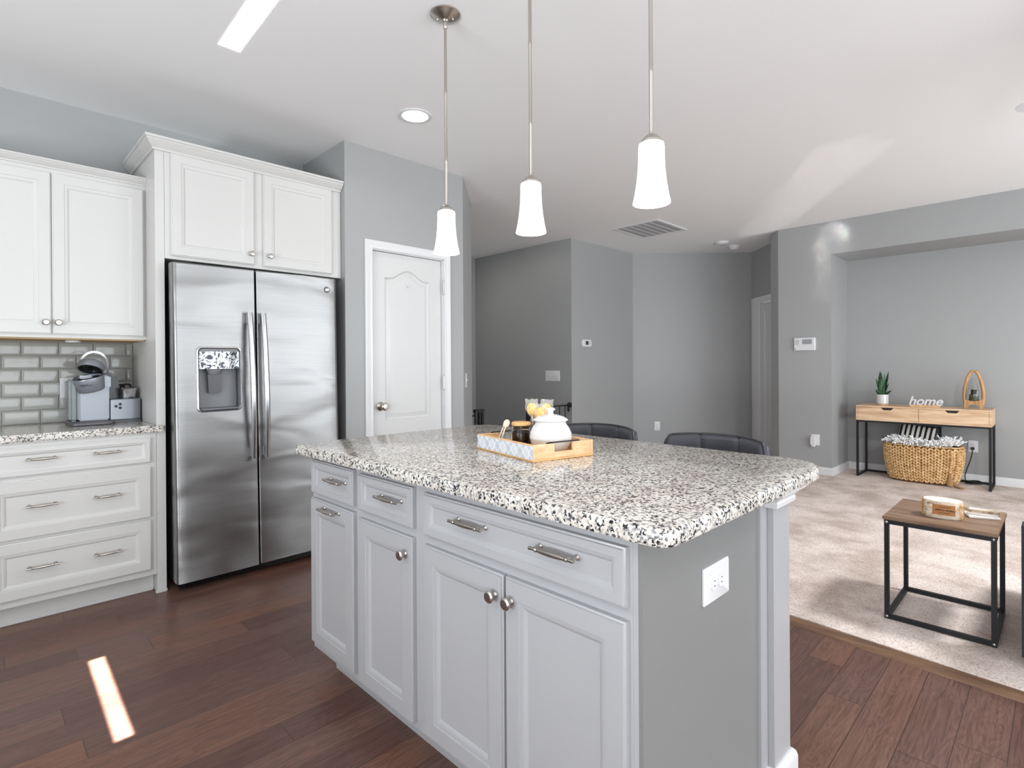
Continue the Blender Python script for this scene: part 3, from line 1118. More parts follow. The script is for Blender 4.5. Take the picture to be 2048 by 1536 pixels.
# painted end wall with post
M['endwall'] = paint('shaded_wall_paint', (128, 128, 127), 0.42, 0.35)  # same paint as the walls, darkened to put shade into the colour
MB().box(IX + 0.002, 1.70, IYR, 0.6196, 0.0, 0.874).build('end_panel', 'endwall', isl)['label'] = 'end panel in grey wall paint with shade put into its colour'
b = MB().prism([(1.572, IYR), (1.572, IYR - 0.008), (1.576, IYR - 0.013), (1.584, IYR - 0.010), (1.598, IYR - 0.010), (1.606, IYR - 0.013), (1.608, IYR)], 0.0, 0.874)
b.build('edge_molding', 'island', isl)
PX0, PX1, PYF = 1.609, 1.731, 0.578
MB().box(PX0, PX1, PYF, 0.70, 0.0, 0.874, 0.002, 1).build('post', 'island', isl)
cap = [(0.0, 0.0), (0.012, 0.0), (0.014, 0.012), (0.011, 0.016), (0.015, 0.022), (0.022, 0.030), (0.034, 0.038), (0.037, 0.044), (0.037, 0.053), (0, 0.053)]
MB().sweep([(PX0, IYR - 0.0005, 0.821), (PX0, PYF, 0.821), (PX1, PYF, 0.821), (PX1, 0.70, 0.821)], cap).build('post_cap', 'trim', isl)
MB().sweep([(PX0, IYR - 0.0005, 0), (PX0, PYF, 0), (PX1, PYF, 0), (PX1, 0.70, 0)], [(0, 0), (0.016, 0), (0.016, 0.060), (0.012, 0.074), (0.005, 0.082), (0, 0.082)]).build('post_base', 'trim', isl)


def round_poly(corners, n=8):
    """corners (x, y, r) counter-clockwise -> rounded contour"""
    out = []
    k = len(corners)
    for i in range(k):
        p = Vector(corners[i][:2])
        r = corners[i][2]
        a = (Vector(corners[i - 1][:2]) - p).normalized()
        c = (Vector(corners[(i + 1) % k][:2]) - p).normalized()
        p0, p1 = p + a * r, p + c * r
        for j in range(n + 1):
            s_ = j / n
            out.append(((1 - s_) ** 2 * p0 + 2 * s_ * (1 - s_) * p + s_ ** 2 * p1)[:])
    return out


ic = round_poly([(0.922, 0.523, 0.05), (1.938, 0.520, 0.16), (1.972, 2.198, 0.13), (0.922, 2.192, 0.03)])
cen = Vector((1.44, 1.36))


def shrink(pts, k):
    out = []
    n = len(pts)
    for i in range(n):
        a, c = Vector(pts[i - 1]), Vector(pts[(i + 1) % n])
        d = (c - a).normalized()
        nrm = Vector((-d.y, d.x))
        out.append((Vector(pts[i]) + nrm * k)[:])
    return out


b = MB()
b.loft([[(x, y, z) for x, y in shrink(ic, k)] for k, z in ((0.008, 0.8755), (0.002, 0.878), (0.0, 0.883), (0.0, 0.905), (0.003, 0.9115), (0.009, 0.914))])
it = b.build('island_countertop', 'granite')
tag(it, 'speckled granite island countertop carrying the wooden tray', 'countertop')


# ------------------------------------------------------------------ wall plates
def plate(name, label, cat, c, ux, uy, w_, h_, kind, group=None):
    """wall plate centred at c, ux horizontal, uy vertical direction on the wall"""
    ux, uy = Vector(ux).normalized(), Vector(uy).normalized()
    n = ux.cross(uy)
    o = thing(name, c, label, cat, group)
    f = lambda u, v, d: tuple(Vector(c) + ux * u + uy * v + n * d)
    b = MB()
    b.loft([[f(u, v, d) for u, v in rrect(-w_ / 2 + i, w_ / 2 - i, -h_ / 2 + i, h_ / 2 - i, 0.004)] for i, d in ((0, 0.0005), (0, 0.004), (0.003, 0.0065))])
    b.build('cover_plate', 'plastic', o)
    if kind in ('duplex', 'duplex_h'):
        for s_ in (-1, 1):
            b = MB()
            R = []
            for k in range(20):
                a = 2 * PI * k / 20
                x, y = 0.0165 * math.cos(a), 0.0165 * math.sin(a)
                y = max(-0.0125, min(0.0125, y))
                R.append((x, y) if kind == 'duplex' else (y, x))
            off_ = (0, 0.0195 * s_) if kind == 'duplex' else (0.0195 * s_, 0)
            b.loft([[f(u + off_[0], v + off_[1], d) for u, v in R] for d in (0.006, 0.0085)])
            sk = b.build('socket', 'plastic', o)
            b = MB()
            for dx, hh_ in ((-0.0063, 0.0042), (0.0063, 0.0034)):
                if kind == 'duplex':
                    q = [(dx - 0.0011, -hh_ + 0.002), (dx + 0.0011, -hh_ + 0.002), (dx + 0.0011, hh_ + 0.002), (dx - 0.0011, hh_ + 0.002)]
                else:
                    q = [(-hh_ + 0.002, dx - 0.0011), (hh_ + 0.002, dx - 0.0011), (hh_ + 0.002, dx + 0.0011), (-hh_ + 0.002, dx + 0.0011)]
                b.loft([[f(u + off_[0], v + off_[1], d) for u, v in q] for d in (0.0084, 0.0087)])
            b.build('slots', 'darkslot', sk)
    elif kind.startswith('toggle'):
        k = int(kind[6:])
        for i in range(k):
            x = (i - (k - 1) / 2) * 0.046
            b = MB()
            b.loft([[f(x + u, v, d) for u, v in ((-0.005, -0.011), (0.005, -0.011), (0.005, 0.011), (-0.005, 0.011))] for d in (0.0065, 0.0072)])
            b.loft([[f(x + u, v + (0.006 if d > 0.01 else 0), d) for u, v in ((-0.004, -0.005), (0.004, -0.005), (0.004, 0.005), (-0.004, 0.005))] for d in (0.007, 0.017)])
            b.build('toggle', 'plastic', o)
    return o


plate('wall_outlet', 'white horizontal duplex outlet on the grey island end panel', 'outlet', (1.3045, IYR, 0.692), (1, 0, 0), (0, 0, 1), 0.137, 0.090, 'duplex_h')
plate('wall_outlet', 'white duplex outlet on the tile backsplash behind the coffee maker', 'outlet', (0.396, YW - 0.0125, 1.112), (1, 0, 0), (0, 0, 1), 0.072, 0.116, 'duplex')
plate('wall_outlet', 'white outlet with black plug low on the wall under the console table', 'outlet', (XB, 0.653, 0.383), (0, -1, 0), (0, 0, 1), 0.078, 0.120, 'duplex')
op = plate('wall_outlet', 'white outlet low on the pale angled hall wall above the bar stools', 'outlet', (6.703, 3.945, 0.383), (0.7071, -0.7071, 0), (0, 0, 1), 0.075, 0.122, 'duplex')
on = plate('wall_outlet', 'white outlet holding a plug-in device low on the wall left of the alcove', 'outlet', (XA, 1.925, 0.393), (0, -1, 0), (0, 0, 1), 0.085, 0.120, 'duplex')
b = MB().box(XA - 0.042, XA - 0.0092, 1.915, 1.968, 0.338, 0.43, 0.006)
b.lathe([(0, 0), (0.024, 0), (0.022, -0.016), (0.010, -0.02), (0, -0.02)], (XA - 0.026, 1.941, 0.338), (0, 0, 1), 18)
pi_ = b.build('plug_in_freshener', 'plastic')
tag(pi_, 'white plug-in air freshener in the outlet left of the alcove', 'air freshener')
plate('light_switch', 'white single light switch on the narrow wall right of the pantry door', 'light switch', (2.958, 3.5435, 1.103), (0.72, 0.695, 0), (0, 0, 1), 0.072, 0.120, 'toggle1')
plate('light_switch', 'wide four-gang light switch on the dark grey stairway wall', 'light switch', (5.141, 4.481, 1.094), (0, -1, 0), (0, 0, 1), 0.235, 0.130, 'toggle4')

# thermostat
th = thing('thermostat', (5.419, 4.176, 1.497), 'small white thermostat with dark square display on the pale wall', 'thermostat')
fT = lambda u, z, d: (5.419 + u, 4.176 - d, 1.497 + z)
b = MB()
b.loft([[fT(u, z, d) for u, z in rrect(-0.092 + i, 0.092 - i, -0.046 + i, 0.046 - i, 0.03)] for i, d in ((0, 0.0005), (0, 0.018), (0.006, 0.026))])
b.build('housing', 'plastic', th)
MB().loft([[fT(u, z, d) for u, z in ((-0.035, -0.02), (0.022, -0.02), (0.022, 0.026), (-0.035, 0.026))] for d in (0.0255, 0.0268)]).build('display', 'darkscreen', th)
for z in (-0.006, 0.014):
    MB().loft([[fT(0.045 + u, z + v, d) for u, v in ((-0.008, -0.005), (0.008, -0.005), (0.008, 0.005), (-0.008, 0.005))] for d in (0.0255, 0.028)]).build('button', 'grey_plastic', th)

# alarm keypad
ak = thing('alarm_keypad', (XA, 2.024, 1.445), 'white alarm keypad with grey display on the wall left of the alcove', 'keypad')
fA = lambda u, z, d: (XA - d, 2.024 - u, 1.445 + z)
b = MB()
b.loft([[fA(u, z, d) for u, z in rrect(-0.108 + i, 0.108 - i, -0.071 + i, 0.071 - i, 0.008)] for i, d in ((0, 0.0005), (0, 0.022), (0.005, 0.028))])
b.build('housing', 'plastic', ak)
MB().loft([[fA(u, z, d) for u, z in ((-0.022, -0.002), (0.076, -0.002), (0.076, 0.052), (-0.022, 0.052))] for d in (0.0275, 0.0292)]).build('display', 'screen', ak)
for k in range(4):
    MB().loft([[fA(-0.02 + 0.028 * k + u, -0.022 + v, d) for u, v in ((-0.011, -0.005), (0.011, -0.005), (0.011, 0.005), (-0.011, 0.005))] for d in (0.0275, 0.0295)]).build('button', 'ceramic', ak)
for k in range(6):
    MB().loft([[fA(-0.085 + u, -0.002 + 0.009 * k + v, d) for u, v in ((-0.012, -0.0015), (0.03, -0.0015), (0.03, 0.0015), (-0.012, 0.0015))] for d in (0.0275, 0.0285)]).build('speaker_slot', 'grey_plastic', ak)
MB().lathe([(0, 0), (0.006, 0), (0.005, 0.002), (0, 0.002)], fA(-0.092, -0.055, 0.0275), (-1, 0, 0), 12).build('indicator', 'darkscreen', ak)

# ------------------------------------------------------------------ ceiling fittings
PXX = 1.475


def pendant(y, label):
    o = thing('pendant_light', (PXX, y, ZC), label, 'pendant light', 'pendant lights over the island')
    MB().lathe([(0, -0.034), (0.010, -0.034), (0.014, -0.028), (0.030, -0.022), (0.058, -0.010), (0.0645, -0.005), (0.0645, -0.0002), (0, -0.0002)], (PXX, y, ZC), (0, 0, 1), 40).build('canopy', 'nickel', o)
    for sx_ in (-1, 1):
        MB().ell((PXX + 0.034 * sx_ * 0.7, y - 0.034 * sx_ * 0.7, ZC - 0.023), 0.0045, 0.0045, 0.0045, 10, 8).build('screw', 'chrome', o)
    b = MB().lathe([(0, 0), (0.0062, 0), (0.0062, -0.30), (0.0068, -0.302), (0.0068, -0.318), (0.0062, -0.32), (0.0062, -0.60), (0.0068, -0.602), (0.0068, -0.612), (0.0062, -0.614), (0.0062, -0.823), (0, -0.823)], (PXX, y, ZC - 0.03), (0, 0, 1), 14)
    b.lathe([(0, 0), (0.0095, 0), (0.0095, -0.022), (0.007, -0.026), (0, -0.026)], (PXX, y, ZC - 0.036), (0, 0, 1), 14)
    b.build('rod', 'nickel', o)
    b = MB().lathe([(0, 0.030), (0.0075, 0.030), (0.0085, 0.022), (0.018, 0.018), (0.030, 0.006), (0.034, 0.0), (0.034, -0.002), (0, -0.002)], (PXX, y, 1.905), (0, 0, 1), 28)
    b.build('socket_cap', 'nickel', o)
    prof = [(0.012, 0.0), (0.030, -0.001), (0.0375, -0.006), (0.0395, -0.015), (0.0395, -0.045), (0.041, -0.080), (0.045, -0.120), (0.051, -0.158), (0.0575, -0.187), (0.0555, -0.187), (0.049, -0.157), (0.043, -0.120), (0.039, -0.080), (0.0375, -0.045), (0.0372, -0.015), (0.030, -0.004), (0.012, -0.003)]
    MB().lathe(prof, (PXX, y, 1.9045), (0, 0, 1), 36).build('shade', 'shade', o)
    MB().lathe([(0, 0), (0.011, -0.002), (0.012, -0.03), (0.020, -0.05), (0.024, -0.07), (0.018, -0.09), (0, -0.097)], (PXX, y, 1.895), (0, 0, 1), 20).build('bulb', 'bulb', o)
    l = bpy.data.lights.new('pendant_glow', 'POINT')
    l.energy = 2.6
    l.color = (1, 0.93, 0.84)
    l.shadow_soft_size = 0.03
    lo = bpy.data.objects.new('pendant_glow', l)
    COL.objects.link(lo)
    lo.location = (PXX, y, 1.735)
    return o


pendant(1.893, 'frosted glass pendant light hanging nearest the pantry door, whole rod visible')
pendant(1.387, 'middle frosted glass pendant light of the three over the island')
pendant(0.883, 'frosted glass pendant light over the island end with the outlet')

cl = thing('recessed_light', (1.937, 2.789, ZC), 'round lit recessed downlight in the white ceiling before the pantry', 'recessed light')
MB().lathe([(0.100, -0.0005), (0.100, -0.004), (0.094, -0.007), (0.080, -0.006), (0.078, -0.0005)], (1.937, 2.789, ZC), (0, 0, 1), 40).build('trim_ring', 'plastic', cl)
MB().lathe([(0, -0.001), (0.079, -0.001), (0.079, -0.004), (0, -0.006)], (1.937, 2.789, ZC), (0, 0, 1), 40).build('lens', 'canlens', cl)
area('downlight_beam', (1.937, 2.789, ZC - 0.02), (1.937, 2.789, 0), 0.12, 0.12, 1.5, (1, 0.96, 0.9), 150)

# return air grille
vg = thing('ceiling_vent', (5.45, 3.29, ZC), 'white rectangular air grille in the ceiling by the stairway wall', 'vent')
vx0, vx1, vy0, vy1 = 5.13, 5.77, 3.0, 3.575
fV = lambda u, v, d: (u, v, ZC - d)
b = MB()
b.loft([[fV(u, v, d) for u, v in ((vx0 + i, vy0 + i), (vx1 - i, vy0 + i), (vx1 - i, vy1 - i), (vx0 + i, vy1 - i))] for i, d in ((0, 0.0005), (0, 0.006), (0.006, 0.010), (0.030, 0.010), (0.032, 0.002))], cap0=False, cap1=False)
b.build('frame', 'trim', vg)
b = MB()
for k in range(7):
    y = vy0 + 0.032 + (vy1 - vy0 - 0.064) * k / 6
    b.box(vx0 + 0.03, vx1 - 0.03, y - 0.003, y + 0.003, ZC - 0.009, ZC - 0.001)
nsl = 30
for k in range(nsl):
    x = vx0 + 0.04 + (vx1 - vx0 - 0.08) * k / (nsl - 1)
    b.prism([(x - 0.007, -0.0085), (x - 0.004, -0.0085), (x + 0.008, -0.0062), (x + 0.005, -0.0062)], vy0 + 0.031, vy1 - 0.031, lambda a, c, h: (a, h, ZC + c))
b.build('louvers', 'trim', vg)
MB().box(vx0 + 0.03, vx1 - 0.03, vy0 + 0.03, vy1 - 0.03, ZC - 0.006, ZC - 0.0003).build('backing', 'trim', vg)


def detector(x, y, r, label, h=0.045):
    o = thing('smoke_detector', (x, y, ZC), label, 'smoke detector', 'detectors on the hall ceiling')
    MB().lathe([(0, -0.012), (r, -0.012), (r, -0.0005), (0, -0.0005)], (x, y, ZC), (0, 0, 1), 28).build('base', 'plastic', o)
    MB().lathe([(0, -h), (r * 0.45, -h), (r * 0.7, -h * 0.86), (r * 0.9, -h * 0.5), (r * 0.92, -0.012), (0, -0.012)], (x, y, ZC), (0, 0, 1), 28).build('cover', 'ceramic', o)
    return o


detector(6.70, 3.02, 0.088, 'larger white round smoke detector on the ceiling, nearer the vent', 0.035)
detector(7.02, 3.0, 0.07, 'smaller domed white detector on the ceiling close to the hall door', 0.055)

# ceiling fan, one blade tip in the picture
cf = thing('ceiling_fan', (3.695, -0.537, ZC), 'white ceiling fan with one blade tip reaching in at right', 'ceiling fan')
FXc, FYc = 3.695, -0.537
MB().lathe([(0, -0.06), (0.03, -0.06), (0.07, -0.02), (0.075, -0.0005), (0, -0.0005)], (FXc, FYc, ZC), (0, 0, 1), 28).build('canopy', 'plastic', cf)
MB().cyl((FXc, FYc, ZC - 0.05), (FXc, FYc, 2.55), 0.013).build('downrod', 'plastic', cf)
MB().lathe([(0, 0.12), (0.05, 0.12), (0.12, 0.09), (0.13, 0.03), (0.10, -0.02), (0.05, -0.05), (0, -0.05)], (FXc, FYc, 2.44), (0, 0, 1), 32).build('motor', 'plastic', cf)
MB().lathe([(0, -0.13), (0.06, -0.12), (0.105, -0.09), (0.115, -0.055), (0.10, -0.05), (0, -0.05)], (FXc, FYc, 2.44), (0, 0, 1), 32).build('added_light_bowl', 'shade', cf)  # unseen glowing bowl, added to go with the fill lamp below
area('fan_fill', (FXc, FYc, 2.29), (FXc, FYc, 0), 0.3, 0.3, 48, (0.97, 0.985, 1))  # fill lamp added under the fan to brighten the carpet and walls
for k in range(5):
    a = math.radians(99.3 + 72 * k)
    ca, sa = math.cos(a), math.sin(a)
    pts = [(0.13, -0.03), (0.22, -0.055)] + [(0.62 + 0.09 * math.sin(PI * i / 8), -0.062 * math.cos(PI * i / 8)) for i in range(9)] + [(0.22, 0.055), (0.13, 0.03)]
    b = MB().prism(pts, 2.445, 2.452, lambda u, v, h: (FXc + u * ca - v * sa, FYc + u * sa + v * ca, h + v * 0.12))
    b.build('blade', 'plastic', cf)

# ------------------------------------------------------------------ coffee maker
CY_ = 3.80
cm = thing('coffee_maker', (0.55, 3.85, 0.914), 'silver and black pod coffee maker with its brew head open', 'coffee maker')
# base plate
MB().loft([[(x, y, z) for x, y in round_poly([(0.372 + k, 3.71 + k, 0.045), (0.565 - k, 3.71 + k, 0.03), (0.60 - k, 4.0 - k, 0.03), (0.372 + k, 4.0 - k, 0.04)], 6)] for k, z in ((0.006, 0.9145), (0, 0.918), (0, 0.928), (0.006, 0.934))]).build('base', 'casegrey', cm)
# water tank at the left
MB().box(0.373, 0.414, 3.775, 3.985, 0.934, 1.165, 0.012, 3).build('water_tank', 'waterplastic', cm)
# main column
MB().box(0.416, 0.5535, 3.80, 4.0, 0.9335, 1.185, 0.006).build('column', 'silverplastic', cm)
MB().box(0.554, 0.612, 3.89, 4.0, 1.0, 1.180, 0.008).build('rear_housing', 'grey_plastic', cm)
# brew head: cup-shaped cradle pointing to the front
hc = Vector((0.462, 3.765, 1.145))
tilt = Matrix.Rotation(math.radians(-14), 4, 'Y') @ Matrix.Rotation(math.radians(10), 4, 'X')
b = MB()
b.lathe([(0, -0.045), (0.052, -0.045), (0.058, -0.036), (0.068, 0.028), (0.066, 0.034), (0.060, 0.034), (0.050, 0.02), (0, 0.012)], (0, 0, 0), (0, 0, 1), 36, 1.05, 0.95)
b.b.transform(Matrix.Translation(hc) @ tilt)
hd = b.build('brew_head', 'silverplastic', cm)
b = MB()
b.lathe([(0, 0.0), (0.050, 0.0), (0.061, 0.036), (0.066, 0.0365), (0.060, 0.030), (0.046, 0.020), (0.020, 0.012), (0, 0.012)], (0, 0, 0), (0, 0, 1), 32, 1.05, 0.95)
b.b.transform(Matrix.Translation(hc) @ tilt)
b.build('pod_cradle', 'blackgloss', hd)
MB().box(0.512, 0.556, 3.765, 3.84, 1.118, 1.178, 0.004).build('head_side', 'silverplastic', cm)
MB().box(0.500, 0.575, 3.80, 3.93, 1.176, 1.20, 0.008).build('hinge_block', 'casegrey', cm)
text_mesh('brand_lettering', 'KEURIG', 0.0135, 0.0006, 'darkslot', hd, frame_matrix((0.438, 3.7085, 1.128), (1, -0.12, 0.12), (-0.1, -0.13, 1)), 0, 0.0002, 1.1)
# lifted lid
lc = Vector((0.468, 3.775, 1.228))
tl = Matrix.Rotation(math.radians(16), 4, 'Y') @ Matrix.Rotation(math.radians(-27), 4, 'X')
b = MB()
b.lathe([(0, 0.034), (0.045, 0.033), (0.056, 0.024), (0.060, 0.0), (0.058, -0.014), (0.052, -0.014), (0.050, 0.004), (0, 0.010)], (0, 0, 0), (0, 0, 1), 36, 1.05, 0.95)
b.b.transform(Matrix.Translation(lc) @ tl)
ldp = b.build('lid', 'silverplastic', cm)
b = MB().lathe([(0, 0.002), (0.0505, 0.002), (0.0515, -0.012), (0.040, -0.006), (0.012, -0.010), (0.01, -0.026), (0, -0.028)], (0, 0, 0), (0, 0, 1), 32, 1.05, 0.95)
b.b.transform(Matrix.Translation(lc) @ tl)
b.build('lid_lining', 'blackgloss', ldp)
hp_ = []
for i in range(17):
    a = math.radians(-10 + 165 * i / 16)
    hp_.append((0.482 + 0.062 * math.cos(a), 3.79 - 0.012 * math.sin(a), 1.243 + 0.072 * math.sin(a)))
hp_ = [(0.548, 3.80, 1.195)] + hp_
b = MB()
lo = []
for i, p in enumerate(hp_):
    d = (Vector(hp_[min(i + 1, len(hp_) - 1)]) - Vector(hp_[max(i - 1, 0)])).normalized()
    nn = d.cross(Vector((0, 1, 0))).normalized()
    lo.append([tuple(Vector(p) + nn * u + Vector((0, v, 0))) for u, v in ((-0.005, -0.011), (0.005, -0.011), (0.005, 0.011), (-0.005, 0.011))])
b.loft(lo)
b.build('lid_handle', 'steel_plain', cm)['label'] = 'shiny curved lid handle'
# frother base at the right
MB().loft([[(x, y, z) for x, y in round_poly([(0.556 + k, 3.79 + k, 0.01), (0.708 - k, 3.79 + k, 0.05), (0.708 - k, 3.955 - k, 0.05), (0.556 + k, 3.955 - k, 0.01)], 8)] for k, z in ((0.003, 0.930), (0, 0.934), (0, 1.044), (0.003, 1.048))]).build('frother_base', 'silverplastic', cm)
MB().loft([[(x, y, z) for x, y in round_poly([(0.552, 3.782, 0.02), (0.709, 3.782, 0.05), (0.709, 3.96, 0.05), (0.552, 3.96, 0.01)], 8)] for z in (0.9145, 0.930)]).build('frother_foot', 'casegrey', cm)
for x, z in ((0.583, 1.008), (0.602, 1.019), (0.602, 0.998)):
    MB().lathe([(0, 0), (0.0078, 0), (0.007, 0.003), (0, 0.003)], (x, 3.790, z), (0, -1, 0), 18).build('button', 'darkslot', cm)
cord = [(0.60, 3.99, 1.10), (0.62, 4.02, 1.12), (0.655, 4.03, 1.125), (0.668, 4.035, 1.09), (0.665, 4.04, 1.0)]
MB().tube(cord, 0.005, 8).build('power_cord', 'rubber', cm)
fcp = thing('frother_cup', (0.650, 3.865, 1.048), 'small shiny steel frother cup sitting on the coffee maker base', 'cup')
MB().lathe([(0, 0.0005), (0.036, 0.0005), (0.042, 0.004), (0.048, 0.052), (0.052, 0.058), (0.050, 0.059), (0.046, 0.053), (0.040, 0.008), (0, 0.006)], (0.646, 3.865, 1.048), (0, 0, 1), 32).build('cup_body', 'chrome', fcp)
MB().tube([(0.610, 3.85, 1.10), (0.62, 3.87, 1.122), (0.645, 3.885, 1.130), (0.665, 3.895, 1.128), (0.672, 3.90, 1.112)], 0.0055, 8).build('handle', 'blackgloss', fcp)

# ------------------------------------------------------------------ tray on the island
TC = (1.442, 1.354)
TA = math.radians(-12)
ca, sa = math.cos(TA), math.sin(TA)
ZT = 0.9145
Wt = lambda x, y, z: (TC[0] + ca * x - sa * y, TC[1] + sa * x + ca * y, z)
ty = thing('serving_tray', (TC[0], TC[1], ZT), 'wooden serving tray with white zigzag carved sides on the island', 'tray')
tray_bits = {}


def tbox(b, x0, x1, y0, y1, z0, z1, bev=0.001):
    bb = MB().box(x0, x1, y0, y1, z0, z1, bev, 1)
    bb.b.transform(Matrix.Translation((TC[0], TC[1], 0)) @ Matrix.Rotation(TA, 4, 'Z'))
    me = bpy.data.meshes.new('tmp')
    bb.b.to_mesh(me)
    bb.b.free()
    b.b.from_mesh(me)
    bpy.data.meshes.remove(me)


b = MB()
tbox(b, -0.126, 0.126, -0.184, 0.184, ZT, ZT + 0.008)
b.build('tray_floor', 'maple_in', ty)
for x0, x1 in ((-0.126, -0.115), (0.115, 0.126)):
    b = MB()
    tbox(b, x0, x1, -0.184, 0.184, ZT + 0.008, ZT + 0.055)
    sd = b.build('side', 'maple', ty)
    # carved zigzag inlay on the outer face
    xo = x0 - 0.0012 if x0 < 0 else x1 + 0.0012
    xi = x0 if x0 < 0 else x1
    b = MB()
    tbox(b, min(xo, xi) + (0.0006 if x0 < 0 else 0), max(xo, xi) - (0 if x0 < 0 else 0.0006), -0.182, 0.182, ZT + 0.006, ZT + 0.051, 0)
    b.build('inlay', 'line_grey', sd)
    b = MB()
    h0, h1 = ZT + 0.007, ZT + 0.050
    nz_ = 5
    wz = 0.362 / nz_
    fl = lambda y, z, d: Wt(xo - (d if x0 < 0 else -d), y, z)

    def seg(ya, za, yb_, zb, th):
        d_ = Vector((yb_ - ya, zb - za))
        n_ = Vector((-d_.y, d_.x)).normalized() * th
        q = [(ya + n_.x, za + n_.y), (yb_ + n_.x, zb + n_.y), (yb_ - n_.x, zb - n_.y), (ya - n_.x, za - n_.y)]
        b.loft([[fl(y, z, 0) for y, z in q], [fl(y, z, 0.0007) for y, z in q]])
    for k in range(nz_):
        y0 = -0.181 + k * wz
        ym, y1 = y0 + wz / 2, y0 + wz
        seg(y0, h0, ym, h1, 0.0012)
        seg(ym, h1, y1, h0, 0.0012)
        seg(y0, h1, ym, h0, 0.0012)
        seg(ym, h0, y1, h1, 0.0012)
        for j in range(9):
            yy = ym - wz * 0.25 + wz * 0.5 * j / 8
            hlf = 0.0215 * (1 - abs(yy - ym) / (wz / 2))
            seg(yy, (h0 + h1) / 2 - hlf, yy, (h0 + h1) / 2 + hlf, 0.0008)
        for j in range(1, 5):
            q_ = j / 5 * 0.5
            seg(y0 + wz * q_ * 0.5, h1, y0 + wz * 0.0, h1 - 0.0215 * q_ * 2 * 0.5, 0.0006)
            seg(y1 - wz * q_ * 0.5, h1, y1, h1 - 0.0215 * q_ * 2 * 0.5, 0.0006)
            seg(ym - wz * 0.25 * q_ * 2, h0 + 0.0, y0 + wz * 0.25, h0 + 0.0215 * (1 - q_ * 2 * 0.5) * 0.9, 0.0006)
    b.build('zigzag_pattern', 'line_white', sd)
for s_ in (-1, 1):
    ya, yb2 = (-0.184, -0.172) if s_ < 0 else (0.172, 0.184)
    b = MB()
    tbox(b, -0.1148, -0.040, ya, yb2, ZT + 0.008, ZT + 0.055)
    tbox(b, 0.040, 0.1148, ya, yb2, ZT + 0.008, ZT + 0.055)
    tbox(b, -0.040, 0.040, ya, yb2, ZT + 0.008, ZT + 0.026)
    ep = b.build('end_board', 'maple', ty)
    ym = (ya + yb2) / 2
    MB().tube([Wt(-0.07, ym, ZT + 0.0555), Wt(-0.065, ym, ZT + 0.0575), Wt(0.065, ym, ZT + 0.0575), Wt(0.07, ym, ZT + 0.0555)], 0.0026, 8).build('handle', 'black', ep)

ZF = ZT + 0.0085
# white canister
px, py, _ = Wt(0.032, -0.066, 0)
cn = thing('canister', (px, py, ZF), 'round white ceramic canister with knobbed lid in the wooden tray', 'canister')
MB().lathe([(0, 0), (0.052, 0), (0.056, 0.004), (0.070, 0.028), (0.0755, 0.048), (0.0735, 0.066), (0.065, 0.084), (0.056, 0.096), (0.0535, 0.102), (0.057, 0.107), (0.052, 0.107), (0.049, 0.10), (0.06, 0.06), (0, 0.01)], (px, py, ZF), (0, 0, 1), 40).build('pot', 'ceramic', cn)
ld_ = MB().lathe([(0.050, 0), (0.0605, 0.001), (0.062, 0.004), (0.058, 0.008), (0.044, 0.016), (0.022, 0.022), (0, 0.023)], (px, py, ZF + 0.1072), (0, 0, 1), 40).build('lid', 'ceramic', cn)
MB().lathe([(0, 0), (0.012, 0), (0.0095, 0.007), (0.011, 0.013), (0.0165, 0.018), (0.0165, 0.021), (0.010, 0.0245), (0, 0.025)], (px, py, ZF + 0.129), (0, 0, 1), 24).build('knob', 'ceramic', ld_)

# glass jar with wooden lid
jx, jy, _ = Wt(-0.010, 0.060, 0)
jr = thing('glass_jar', (jx, jy, ZF), 'clear glass jar of dark chocolate pieces with wooden lid in the tray', 'jar')
MB().lathe([(0, 0), (0.034, 0), (0.0365, 0.004), (0.0365, 0.062), (0.034, 0.068), (0.0335, 0.072), (0.036, 0.075), (0.036, 0.082), (0.0335, 0.083), (0.0315, 0.078), (0.0315, 0.07), (0.0345, 0.06), (0.0345, 0.006), (0.032, 0.003), (0, 0.003)], (jx, jy, ZF), (0, 0, 1), 36).build('jar_glass', 'glass', jr)
MB().lathe([(0, 0.0035), (0.033, 0.004), (0.0343, 0.008), (0.0343, 0.058), (0.030, 0.062), (0, 0.063)], (jx, jy, ZF), (0, 0, 1), 32).build('contents', 'honey', jr)
MB().lathe([(0, 0), (0.031, 0), (0.031, 0.010), (0.0355, 0.0105), (0.0355, 0.017), (0.032, 0.022), (0, 0.023)], (jx, jy, ZF + 0.0735), (0, 0, 1), 32).build('lid', 'maple_in', jr)


def spoon(p0, p1, label, head, nrm):
    o = thing('wooden_spoon', p0, label, 'spoon', None)
    p0, p1 = Vector(p0), Vector(p1)
    d = (p1 - p0).normalized()
    b = MB().tube([p0, p0.lerp(p1, 0.5), p0.lerp(p1, 0.86)], [0.0034, 0.0030, 0.0026], 10)
    b.build('handle', 'spoonwood', o)
    rot = frame_matrix((0, 0, 0), Vector(nrm).cross(d), d).to_3x3()
    b = MB().ell(p1, head, head * 1.25, 0.0045, 20, 12, rot)
    b.build('bowl', 'spoonwood', o)
    return o


spoon(Wt(-0.083, 0.098, ZF + 0.004), Wt(-0.052, 0.094, ZF + 0.089), 'pale wooden spoon leaning on the glass jar, round head toward the island front', 0.012, (-0.7, -0.7, 0.2))
spoon(Wt(-0.075, 0.135, ZF + 0.004), Wt(-0.040, 0.127, ZF + 0.082), 'pale wooden spoon half hidden behind another spoon, far side of the jar', 0.010, (0.5, -0.8, 0.2))

